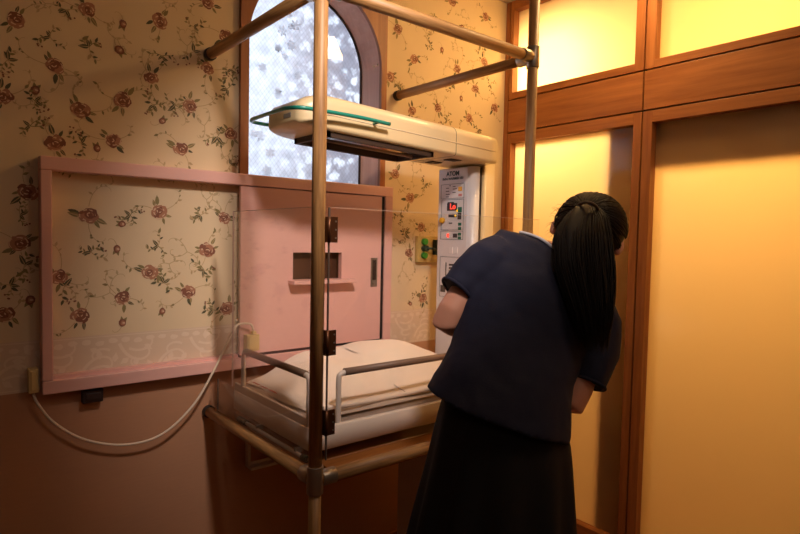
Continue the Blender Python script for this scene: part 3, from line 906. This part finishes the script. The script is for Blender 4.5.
# green rail round the head
gz = 1.792; gb = MB()
gpts = [(-1.285, -.538, gz - .004), (-1.40, -.54, gz), (-1.56, -.54, gz), (-1.625, -.53, gz), (-1.652, -.49, gz), (-1.655, -.44, gz), (-1.655, -.30, gz), (-1.652, -.25, gz), (-1.63, -.215, gz), (-1.58, -.205, gz), (-1.45, -.205, gz), (-1.30, -.205, gz)]
gb.tube(smooth_path(gpts, 6), .0065, 12)
for x in (-1.33,): gb.tube([(x, -.538, gz - .003), (x, -.500, gz - .004)], .005, 8)
gb.tube([(-1.33, -.205, gz), (-1.33, -.24, gz)], .005, 8)
gb.build('green_rail', green_bar, wm)

# control panel graphics on the column face (X = CX0), coordinates y (right = smaller), z
XF = CX0 - .0008


def pb(mb, y0, y1, z0, z1, mi=0, d=.0006): mb.box((XF - d, y0 - .002, z0 + PZ), (XF + .0005, y1 - .002, z1 + PZ), mi)


PZ = .016


def outline(mb, y0, y1, z0, z1, wd=.0013, mi=0):
    pb(mb, y0, y1, z0, z0 + wd, mi); pb(mb, y0, y1, z1 - wd, z1, mi); pb(mb, y0, y0 + wd, z0, z1, mi); pb(mb, y1 - wd, y1, z0, z1, mi)


def text(body, y, z, size, mt, parent, name='lettering', ext=.0003, align='CENTER', bold=0.0):
    c = bpy.data.curves.new(name, 'FONT'); c.body = body; c.size = size; c.align_x = align; c.align_y = 'CENTER'; c.extrude = ext; c.offset = bold
    o = bpy.data.objects.new(name, c); C.collection.objects.link(o)
    bpy.context.view_layer.update()
    me = bpy.data.meshes.new_from_object(o.evaluated_get(bpy.context.evaluated_depsgraph_get()))
    bpy.data.objects.remove(o)
    # text x -> -Y, text y -> Z, facing -X
    org = Vector(parent['_org'])
    for v in me.vertices:
        a, b, cc = v.co; v.co = Vector((XF - .0006 - cc, y - a, z + b)) - org
    me.materials.clear(); me.materials.append(mt)
    ob = bpy.data.objects.new(name, me); C.collection.objects.link(ob); ob.parent = parent; ob['_org'] = tuple(org)
    return ob


plate = MB(); plate.box((CX0 - .0003, -.405, 1.10), (CX0 + .003, -.232, 1.70)); plate = plate.build('control_panel', white_pl, wm)
text('ATOM', -.318, 1.681, .027, ink, plate, bold=.0008)
text('INFA WARMER 103', -.318, 1.660, .0150, ink, plate, bold=.0002)
of = MB()
outline(of, -.385, -.245, 1.560, 1.622); outline(of, -.385, -.250, 1.425, 1.556); outline(of, -.385, -.248, 1.385, 1.421)
outline(of, -.385, -.248, 1.135, 1.290 + .02)
of.build('panel_border', ink, plate)
tx = MB(); random.seed(3)
for (yy, zz, wd) in ((-.285, 1.605, .018), (-.285, 1.592, .02), (-.287, 1.579, .024), (-.285, 1.568, .016), (-.325, 1.610, .016), (-.33, 1.600, .026), (-.325, 1.585, .018), (-.30, 1.615, .008)):
    pb(tx, yy - wd / 2, yy + wd / 2, zz - .0015, zz + .0015)
pb(tx, -.325, -.288, 1.522, 1.545); pb(tx, -.345, -.295, 1.480, 1.494); pb(tx, -.372, -.350, 1.470, 1.498)
pb(tx, -.318, -.298, 1.452, 1.457); pb(tx, -.350, -.325, 1.393, 1.410)
for k in range(4): pb(tx, -.345, -.305, 1.272 - k * .014, 1.280 - k * .014)
pb(tx, -.289, -.284, 1.215, 1.285); pb(tx, -.285, -.255, 1.155, 1.185); pb(tx, -.30, -.292, 1.165, 1.172)
build_each(tx, 'printed_mark', ink_dk, plate)
sq = MB()
pb(sq, -.372, -.350, 1.590, 1.608, 1, .001)
pb(sq, -.374, -.352, 1.500, 1.522, 0, .0012)
for zz in (1.450, 1.432, 1.408, 1.392, 1.272, 1.252): pb(sq, -.373, -.355, zz - .006, zz + .006, 0, .001)
pb(sq, -.372, -.352, 1.568, 1.578, 2); pb(sq, -.372, -.356, 1.290, 1.304, 2)
for yy in (-.345, -.315): pb(sq, yy - .011, yy + .011, 1.325, 1.352, 3, .0015)
build_each(sq, 'button', [btn_green, btn_yellow, pinkish_lbl, btn_white], plate)
ds = MB(); pb(ds, -.345, -.285, 1.508, 1.540, 0, .0008); ds.build('display', ink_dk, plate)
text('Lo', -.322, 1.541, .034, led_red, plate, 'display_digits', bold=.0006)
e1 = MB(); pb(e1, -.300, -.288, 1.394, 1.410, 0, .0014); e1.build('red_lamp', led_red, plate)
e2 = MB(); e2.tube([(XF - .002, -.349, 1.523), (XF, -.349, 1.523)], .005, 12); e2.tube([(XF - .002, -.340, 1.503), (XF, -.340, 1.503)], .005, 12); build_each(e2, 'yellow_lamp', led_yellow, plate)
kb = MB(); kb.tube([(XF + .001, -.262, 1.483), (XF - .012, -.262, 1.483), (XF - .016, -.262, 1.483)], [.013, .012, .008], 20); kb.build('yellow_knob', btn_yellow, plate)

# bed tray
BX0, BX1, BYf, BYb2 = -1.650, -.775, -.660, -.085
tray = MB()
zt_, zb_ = .832, .762
tray.loft([rrect((BX0 + BX1) / 2, (BYf + BYb2) / 2, (BX1 - BX0) / 2 - d, (BYb2 - BYf) / 2 - d, .03, z) for d, z in ((.012, zb_), (.0, zb_ + .006), (0, zt_), (.006, zt_ + .004), (.022, zt_ + .002), (.024, zt_ - .03))], cap=True)
tray.build('bed_tray', bed_pl, wm)
lip = MB(); lip.box((BX0 + .004, BYf + .03, zt_), (BX0 + .016, BYb2 - .02, zt_ + .03)); lip.build('bed_end_ledge', bed_pl, wm, bevel=.003)
MB().box((-.90, -.44, .60), (-.70, -.24, .762)).build('bed_support', bed_pl, wm, bevel=.004)


def side_guard(axis, fixed, a, b):
    """upright posts, grip bar and clear pane; axis 0 = runs along X, 1 = along Y"""
    P = (lambda t, z: (t, fixed, z)) if axis == 0 else (lambda t, z: (fixed, t, z))
    g0 = MB(); zr = .988; r = .0085
    for s_, e_ in ((a, 1 if b > a else -1), (b, -1 if b > a else 1)):
        g0.tube(smooth_path([P(s_, .79), P(s_, .90), P(s_, zr - .022), P(s_ + e_ * .006, zr - .006), P(s_ + e_ * .026, zr)], 5), r, 14)
    build_each(g0, 'guard_post', bed_pl, wm)
    sgn = 1 if b > a else -1
    MB().tube([P(a + sgn * .02, zr), P((a + b) / 2, zr), P(b - sgn * .02, zr)], .0115, 18).build('guard_grip', taupe, wm)
    pm = MB()
    if axis == 0: pm.box((min(a, b) + .006, fixed - .002, .815), (max(a, b) - .006, fixed + .002, zr - .006))
    else: pm.box((fixed - .002, min(a, b) + .006, .815), (fixed + .002, max(a, b) - .006, zr - .006))
    pm.build('guard_pane', acrylic, wm)


side_guard(0, BYf + .018, -1.545, -.80)
side_guard(1, BX0 + .012, -.625, -.165)
tb = MB(); q0, q1 = Vector((-1.664, -.19, .752)), Vector((-1.664, -.66, .752))
tb.tube([q0, (q0 + q1) / 2, q1], .0065, 14)
to = tb.build('tray_rod', plain('rod_grey', srgb(190, 186, 180), .4), wm)
build_each(MB().tube([q0, q0 + (q1 - q0) * .13], .0105, 14).tube([q1, q1 + (q0 - q1) * .05], .0105, 14), 'rod_cap', dk_green, to)
build_each(MB().box((-1.668, -.34, .752), (-1.64, -.33, .768)).box((-1.668, -.60, .752), (-1.64, -.59, .768)), 'rod_hanger', grey_pl, to)

# mattress and bedding
def soft_slab(x0, x1, y0, y1, z0, zf, r=.03, nx=60, ny=40, under=True):
    """closed slab whose top follows zf(u,v)"""
    vs = []; fs = []
    for j in range(ny + 1):
        for i in range(nx + 1):
            u = i / nx; v = j / ny
            x = x0 + (x1 - x0) * u; y = y0 + (y1 - y0) * v
            ed = min(u * (x1 - x0), (1 - u) * (x1 - x0), v * (y1 - y0), (1 - v) * (y1 - y0))
            k = math.sqrt(max(0, 1 - (1 - min(1, ed / r)) ** 2))
            vs.append((x, y, z0 + (zf(u, v) - z0) * k))
    W = nx + 1
    for j in range(ny):
        for i in range(nx): fs.append((j * W + i, j * W + i + 1, (j + 1) * W + i + 1, (j + 1) * W + i))
    b = len(vs); nv = len(vs)
    vs += [(x, y, z0 - .001) for x, y, z in vs]
    fs += [tuple(b + i for i in reversed(f)) for f in fs[:nx * ny]]
    return vs, fs


def gz_(u, v, cu, cv, su, sv): return math.exp(-((u - cu) / su) ** 2 - ((v - cv) / sv) ** 2)


vs, fs = soft_slab(BX0 + .03, BX1 - .02, BYf + .03, BYb2 - .03, .8045, lambda u, v: .850)
mt_ = MB().add(vs, fs, 0, True).build('mattress', mattress_m); tag(mt_, 'grey-brown mattress lying in the tray of the infant warmer', 'mattress')
random.seed(5)


def wr(u, v, f1, ph): return math.sin(u * f1 + math.sin(v * 7 + ph) * 1.3 + ph) * math.sin(v * f1 * .6 + ph * 2)


def sheet_z(u, v): return .856 + .006 * wr(u, v, 16, 1) + .02 * gz_(u, v, .9, .8, .2, .3)
vs, fs = soft_slab(BX0 + .030, BX1 - .025, BYf + .034, BYb2 - .032, .8515, sheet_z, .02)
sh = MB().add(vs, fs, 0, True).build('bed_sheet', sheet_m); tag(sh, 'thin beige sheet spread under the white towel on the warmer bed', 'sheet')


def blanket(name, x0, x1, y0, y1, base, zf, skew, mat_, label, cat):
    vs, fs = soft_slab(0, 1, 0, 1, 0, lambda u, v: 1, .05, 80, 56)
    out = []
    for (u, v, k) in vs:
        x = x0 + (x1 - x0) * u + skew[0] * (v - .5); y = y0 + (y1 - y0) * v + skew[1] * (u - .5)
        x += .010 * math.sin(v * 9 + 1) * (1 if u < .5 else -.5); y += .008 * math.sin(u * 8)
        x = min(max(x, BX0 + .028), BX1 - .022); y = min(max(y, BYf + .034), BYb2 - .032)
        b0 = base(u, v)
        out.append((x, y, b0 + max(0, k) * zf(u, v)))
    o = MB().add(out, fs, 0, True).build(name, mat_); tag(o, label, cat); return o


def sst(t, a, b):
    t = min(1, max(0, (t - a) / (b - a))); return t * t * (3 - 2 * t)


def top_z(u, v):
    h = .014 + .082 * sst(v, .0, .62) * sst(u, -.02, .34) * (1 - .42 * sst(u, .78, 1.0))
    h += .022 * gz_(u, v, .66, .70, .16, .28) - .016 * gz_(u, v, .42, .6, .12, .4)
    h += (.006 * wr(u, v, 7, .4) + .003 * wr(u, v, 19, 1.7)) * sst(v, 0, .2)
    return h + .012 * gz_(u, v, .06, .45, .1, .2)


topb = blanket('towel', BX0 + .036, BX1 - .07, BYf + .060, BYb2 - .045, lambda u, v: .861 + .010 * gz_(u, v, .9, .8, .2, .3),
               top_z, (.015, -.01), blanket_m, 'thick white towel folded on top of the infant warmer bed', 'towel')
hem = MB()
hp = smooth_path([(-1.575, BYf + .056, .874), (-1.45, BYf + .052, .870), (-1.3, BYf + .055, .868), (-1.1, BYf + .052, .872), (-.88, BYf + .058, .876)], 8)
hem.tube(hp, .007, 8); hem.build('hem', blanket_m, topb)
rl = MB()
for k in range(15):
    if k in (4, 9): continue
    y = -.20 - k * .0125; rl.box((-1.618, y - .0045, .8765), (-1.611, y + .0045, .8775))
rl.build('red_lettering_line', red_thread, topb)

# ------------------------------------------------------------------ person
def at(px, py, d):
    """measured position: image-plane offsets at distance d along the view axis, in metres"""
    return CAM + (RIGHT * (px - 400) + DOWN * (py - 267) + FWD * F_PX) * (d / F_PX)


RH = Vector((RIGHT.x, RIGHT.y, 0)).normalized(); FH = Vector((FWD.x, FWD.y, 0)).normalized(); UP = Vector((0, 0, 1))


def ring(L, Rr, half, n=28, p=2.3, fwd=None, push=0.0):
    """ellipse-like ring from left to right point, half = half-depth along the facing direction"""
    L, Rr = Vector(L), Vector(Rr); c = (L + Rr) / 2; ax = (Rr - L) / 2
    fw = fwd or FH; fw = (fw - ax.normalized() * fw.dot(ax.normalized())).normalized()
    out = []
    for k in range(n):
        a = 2 * PI * k / n; ca, sa = math.cos(a), math.sin(a)
        e = 2 / p
        out.append(c + ax * math.copysign(abs(ca) ** e, ca) + fw * (half * math.copysign(abs(sa) ** e, sa) + push))
    return out


hip = at(505, 425, 1.55)
# --- body as one continuous surface
bd = MB()
# legs
for s_ in (-1, 1):
    h = hip + RH * .085 * s_ + Vector((0, 0, -.02))
    kn = Vector((hip.x, hip.y, .42)) + RH * (.085 * s_ - .015) + FH * .03
    an = Vector((hip.x, hip.y, .02)) + RH * (.085 * s_ - .02)
    bd.tube([h + UP * .06, h, h.lerp(kn, .5), kn, kn.lerp(an, .35), kn.lerp(an, .8), an, an - UP * .06], [.085, .088, .07, .052, .054, .036, .033, .034], 18)
    bd.tube([an + Vector((0, 0, -.055)) - FH * .04, an + Vector((0, 0, -.06)) + FH * .06, an + Vector((0, 0, -.075)) + FH * .15], [.035, .036, .022], 14)
# torso
bd.loft([ring(at(447, 440, 1.53), at(563, 455, 1.53), .10), ring(at(440, 405, 1.54), at(560, 430, 1.54), .105), ring(at(452, 365, 1.56), at(562, 400, 1.56), .085),
         ring(at(466, 320, 1.59), at(576, 360, 1.59), .09), ring(at(478, 285, 1.62), at(592, 330, 1.62), .092), ring(at(495, 255, 1.655), at(603, 302, 1.655), .075),
         ring(at(520, 247, 1.68), at(596, 280, 1.68), .055), ring(at(548, 240, 1.70), at(588, 257, 1.70), .045)])
# neck
nb = at(566, 256, 1.69); nh = at(583, 232, 1.74)
bd.tube([nb - (nh - nb) * .4, nb, nh, nh + (nh - nb) * .5], [.055, .05, .048, .05], 18)
# arms
SL, SR = at(489, 262, 1.64), at(595, 318, 1.62)
EL, ER = at(447, 320, 1.60), at(573, 400, 1.57)
WL = EL + FH * .16 + RH * .17 - UP * .05
WR = ER + FH * .15 - RH * .17 + UP * .03
for S_, E_, W_, sg in ((SL, EL, WL, 1), (SR, ER, WR, -1)):
    bd.tube([S_, S_.lerp(E_, .5), E_.lerp(S_, .12), E_, E_.lerp(W_, .12), E_.lerp(W_, .35), E_.lerp(W_, .8), W_], [.048, .047, .044, .043, .043, .040, .029, .026], 18)
    d = (W_ - E_).normalized(); side = d.cross(UP).normalized(); upn = side.cross(d).normalized()
    # palm and curled fingers, thumb leaves the side of the palm
    bd.tube([W_, W_ + d * .03, W_ + d * .075, W_ + d * .085], [.024, .034, .038, .03], 14, flat=.5, upv=upn)
    tob = side * (-1 if sg > 0 else 1)
    inw = -upn
    for k, (off, ln_) in enumerate(((-.027, .068), (-.009, .077), (.009, .071), (.026, .056))):
        b0 = W_ + d * .076 + side * off
        bd.tube(smooth_path([b0 - d * .02, b0, b0 + d * ln_ * .45 + inw * .008, b0 + d * ln_ * .75 + inw * .026, b0 + d * ln_ * .85 + inw * .045], 3), [.0092] * 10 + [.0088, .0082, .0075], 10)
    t0 = W_ + d * .028 + tob * .026
    bd.tube(smooth_path([t0 - tob * .015, t0, t0 + d * .03 + tob * .018 + inw * .010, t0 + d * .055 + tob * .02 + inw * .022], 3), [.013, .013, .012, .0115, .011, .0105, .010, .0095, .009, .008], 10)
# head: faces forward-down, tilted right
hc = at(588, 233, 1.765)
face = (FH * .80 - UP * .52 + RH * .12).normalized()
hup = (UP * .72 + RH * .42 + FH * .45); hup = (hup - face * hup.dot(face)).normalized()
hrt = face.cross(hup).normalized()
HR = Matrix((hrt, face, hup)).transposed()     # columns: right, face, up
H = lambda r_, f_, u_: hc + hrt * r_ + face * f_ + hup * u_
bd.ball(hc, (.078, .096, .092), 20, 0, HR)
bd.ball(H(0, .045, -.045), (.055, .052, .065), 16, 0, HR)      # jaw
bd.ball(H(0, .072, -.09), (.022, .02, .018), 10, 0, HR)        # chin
bd.loft([[H(-.008, .088, .012), H(.008, .088, .012), H(.008, .07, .012), H(-.008, .07, .012)], [H(-.015, .108, -.022), H(.015, .108, -.022), H(.015, .07, -.026), H(-.015, .07, -.026)]])
for s_ in (-1, 1):
    bd.ball(H(.096 * s_, .0, -.016), (.016, .019, .030), 10, 0, HR)   # ears
    bd.ball(H(.03 * s_, .078, -.02), (.022, .016, .02), 10, 0, HR)       # cheeks
bd.ball(hc.lerp(nh, .6), .05, 12)
person = bd.build('person', skin)
remesh(person, .0055, 4)
tag(person, 'person in a navy short-sleeved top and black skirt bending towards the infant warmer', 'person')
fc = MB()
for s_ in (-1, 1):
    fc.ball(H(.031 * s_, .086, .010), (.012, .006, .006), 8, 0, HR); fc.ball(H(.031 * s_, .091, .010), (.005, .003, .005), 8, 1, HR)
build_each(fc, 'eye', [eye_m, iris_m], person)
MB().ball(H(0, .096, -.05), (.020, .008, .008), 10, 0, HR).build('mouth', lip_m, person)
br_ = MB()
for s_ in (-1, 1): br_.tube([H(.016 * s_, .092, .026), H(.032 * s_, .089, .031), H(.048 * s_, .077, .026)], [.003, .0035, .002], 8)
build_each(br_, 'eyebrow', hair_m, person)

# --- shirt
st = MB()
st.loft([ring(at(427, 388, 1.50), at(569, 439, 1.50), .135), ring(at(440, 366, 1.525), at(570, 408, 1.525), .125), ring(at(451, 342, 1.55), at(571, 384, 1.55), .112),
         ring(at(459, 315, 1.585), at(581, 360, 1.585), .108), ring(at(467, 288, 1.62), at(594, 338, 1.615), .112), ring(at(478, 260, 1.65), at(608, 314, 1.64), .108),
         ring(at(487, 239, 1.675), at(611, 293, 1.66), .09), ring(at(500, 228, 1.69), at(606, 274, 1.68), .072), ring(at(526, 236, 1.70), at(596, 262, 1.70), .058)], cap=True)
# sleeves
st.tube([at(503, 254, 1.665), at(487, 264, 1.64), at(469, 279, 1.625), at(457, 292, 1.61)], [.066, .071, .063, .053], 20)
st.tube([at(590, 298, 1.66), at(596, 322, 1.63), at(594, 352, 1.61), at(584, 383, 1.585)], [.060, .069, .068, .058], 20)
# rolled hems on sleeves
a0, a1 = at(460, 287, 1.612), at(455, 292, 1.608)
shirt = st.build('shirt', navy, person)
remesh(shirt, .0075, 5)
tx_ = bpy.data.textures.new('cloth_folds', 'CLOUDS'); tx_.noise_scale = .11
dm = shirt.modifiers.new('folds', 'DISPLACE'); dm.texture = tx_; dm.strength = .016; dm.mid_level = .5; dm.texture_coords = 'LOCAL'
wr_ = MB()
def torus_at(c, axis, R, r, mb, n=36):
    axis = axis.normalized(); s1 = axis.orthogonal().normalized(); s2 = axis.cross(s1)
    mb.tube([c + s1 * R * math.cos(2 * PI * k / n) + s2 * R * math.sin(2 * PI * k / n) for k in range(n + 1)], r, 10, cap=False)
torus_at(at(457.4, 291.5, 1.61), at(457, 292, 1.61) - at(469, 279, 1.625), .0515, .005, wr_)
torus_at(at(584.3, 382, 1.585), at(584, 383, 1.585) - at(594, 352, 1.61), .0555, .005, wr_)
build_each(wr_, 'sleeve_cuff', navy, shirt)
# white inner collar arc at the back of the neck
colr = MB()
colr.tube(smooth_path([at(520, 232, 1.67), at(528, 234, 1.65), at(538, 237.5, 1.632), at(547, 243, 1.62), at(557, 251, 1.615), at(572, 260, 1.625)], 6), .0045, 10)
colr.build('collar', white_fab, shirt)
# --- skirt
sk = MB(); n = 72; rg = []
for (pl, yl, pr, yr, d, hf, amp) in ((449, 378, 560, 412, 1.53, .105, 0), (444, 395, 565, 425, 1.525, .118, .001), (438, 412, 570, 440, 1.52, .125, .002), (430, 452, 571.5, 470, 1.52, .135, .004), (419, 495, 573, 505, 1.52, .145, .007), (409, 535, 574, 545, 1.52, .155, .010), (398, 590, 577, 600, 1.52, .165, .013), (387, 650, 580, 655, 1.52, .18, .017)):
    r0 = ring(at(pl, yl, d), at(pr, yr, d), hf, n, 2.1); c = sum(r0, Vector()) / n
    rg.append([v + (v - c).normalized() * amp * math.sin(k * 2 * PI / n * 11) for k, v in enumerate(r0)])
sk.loft(rg)
sko = sk.build('skirt', black_fab, person)
sm_ = sko.modifiers.new('sub', 'SUBSURF'); sm_.levels = 1; sm_.render_levels = 1
sho = []
for s_ in (-1, 1):
    an = Vector((hip.x, hip.y, .02)) + RH * (.085 * s_ - .02)
    q = an + Vector((0, 0, -.066))
    s2 = MB(); s2.loft([[q + FH * f + RH * (wd * math.cos(a)) + UP * (hh * math.sin(a) + (hh - .034)) for a in [2 * PI * k / 16 for k in range(16)]]
                        for f, wd, hh in ((-.075, .02, .025), (-.065, .036, .033), (-.02, .040, .034), (.05, .045, .030), (.12, .045, .022), (.165, .035, .016), (.18, .015, .009))])
    s2.build('shoe', shoe_m, person)

# --- hair: scalp cap plus strands drawn to a tie, then a long ponytail
random.seed(21)
hr = MB()
tie = at(586, 210, 1.672)
cap = MB()
hn = 22; capv = []
cap.ball(H(0, -.010, .012), (.103, .106, .103), 22, 0, HR)
# trim the cap in front of the face and below the nape
keep = []
for f in cap.f:
    c = sum((Vector(cap.v[i]) for i in f), Vector()) / len(f) - hc
    if c.dot(face) > .022 and c.dot(hup) < .062: continue
    if c.dot(hup) < -.060: continue
    keep.append(f)
cap.f = keep; cap.m = [0] * len(keep); cap.sm = [True] * len(keep)
hair = MB(); hair.v = cap.v; hair.f = cap.f; hair.m = cap.m; hair.sm = cap.sm


def on_scalp(p, k=1.0):
    q = HR.transposed() @ (p - H(0, -.010, .012)); e = Vector((q.x / .104, q.y / .107, q.z / .104)); l = e.length or 1
    return H(0, -.010, .012) + HR @ (q / l * k)


tdir = (tie - H(0, -.01, .012)).normalized()
for i in range(420):
    # start points all round the hairline and over the crown
    a = random.uniform(0, 2 * PI); el = random.uniform(-.5, 1.2)
    v = Vector((math.cos(a) * math.cos(el), math.sin(a) * math.cos(el), math.sin(el)))
    if v.y > .18 and v.z < .62: continue
    s0 = on_scalp(H(0, -.01, .012) + HR @ v * .1)
    pts = []
    for j in range(7):
        t = j / 6; p = s0.lerp(tie, t); pts.append(on_scalp(p, 1.015 + random.uniform(0, .025)))
    pts.append(tie + Vector([random.uniform(-.008, .008) for _ in range(3)]))
    hair.tube(pts, [.0022, .0024, .0026, .0026, .0026, .0026, .0024, .002], 5, cap=False)
# ponytail
path = [at(588, 207, 1.668), at(586, 217, 1.635), at(583, 236, 1.595), at(584, 262, 1.555), at(588, 290, 1.525), at(592, 315, 1.505), at(595, 346, 1.495)]
wid = [.030, .062, .080, .082, .070, .056, .036]
cp = smooth_path(path, 6)
def pw(i): t = i / (len(cp) - 1) * (len(wid) - 1); k = min(int(t), len(wid) - 2); return wid[k] * (1 - (t - k)) + wid[k + 1] * (t - k)
hair.tube(cp[:-2], [pw(i) * .72 for i in range(len(cp) - 2)], 20, flat=.34, upv=tuple(-FH))
for i in range(760):
    a = random.uniform(0, 2 * PI); rr = math.sqrt(random.uniform(.35, 1)); sx_ = math.cos(a) * rr; sy_ = math.sin(a) * rr * .42
    end = random.uniform(.72, 1.04); ph = random.uniform(0, 6); pts = []
    nst = 16; am = random.uniform(.0, .004)
    for j in range(nst):
        t = j / (nst - 1) * end; f = min(t * (len(cp) - 1), len(cp) - 1.001); k = int(f); c = cp[k].lerp(cp[k + 1], f - k)
        if t > 1: c = c + (cp[-1] - cp[-2]) * (t - 1) * (len(cp) - 1)
        wv = pw(min(f, len(cp) - 1))
        pts.append(c + RH * (sx_ * wv + am * math.sin(t * 9 + ph)) - FH * (sy_ * wv + am * math.cos(t * 7 + ph)))
    hair.tube(pts, [.0016] * (nst - 4) + [.0014, .0011, .0008, .0003], 4, cap=False)
# flyaway hairs on the left
for i in range(26):
    s0 = on_scalp(H(-.08, random.uniform(-.04, .05), random.uniform(-.03, .05))); d = (-hrt * random.uniform(.5, 1) + Vector([random.uniform(-.5, .5) for _ in range(3)])).normalized()
    hair.tube([s0, s0 + d * .014, s0 + d * .024 - UP * .004, s0 + d * .032 - UP * .012], [.0005, .0004, .0003, .0002], 4, cap=False)
hair.build('hair', hair_m, person)
tm = MB(); torus_at(at(587, 211, 1.655), at(586, 217, 1.635) - at(588, 207, 1.668), .030, .0045, tm); tm.build('hair_tie', hair_tie_m, person)

for o in bpy.data.objects:
    if '_org' in o: del o['_org']
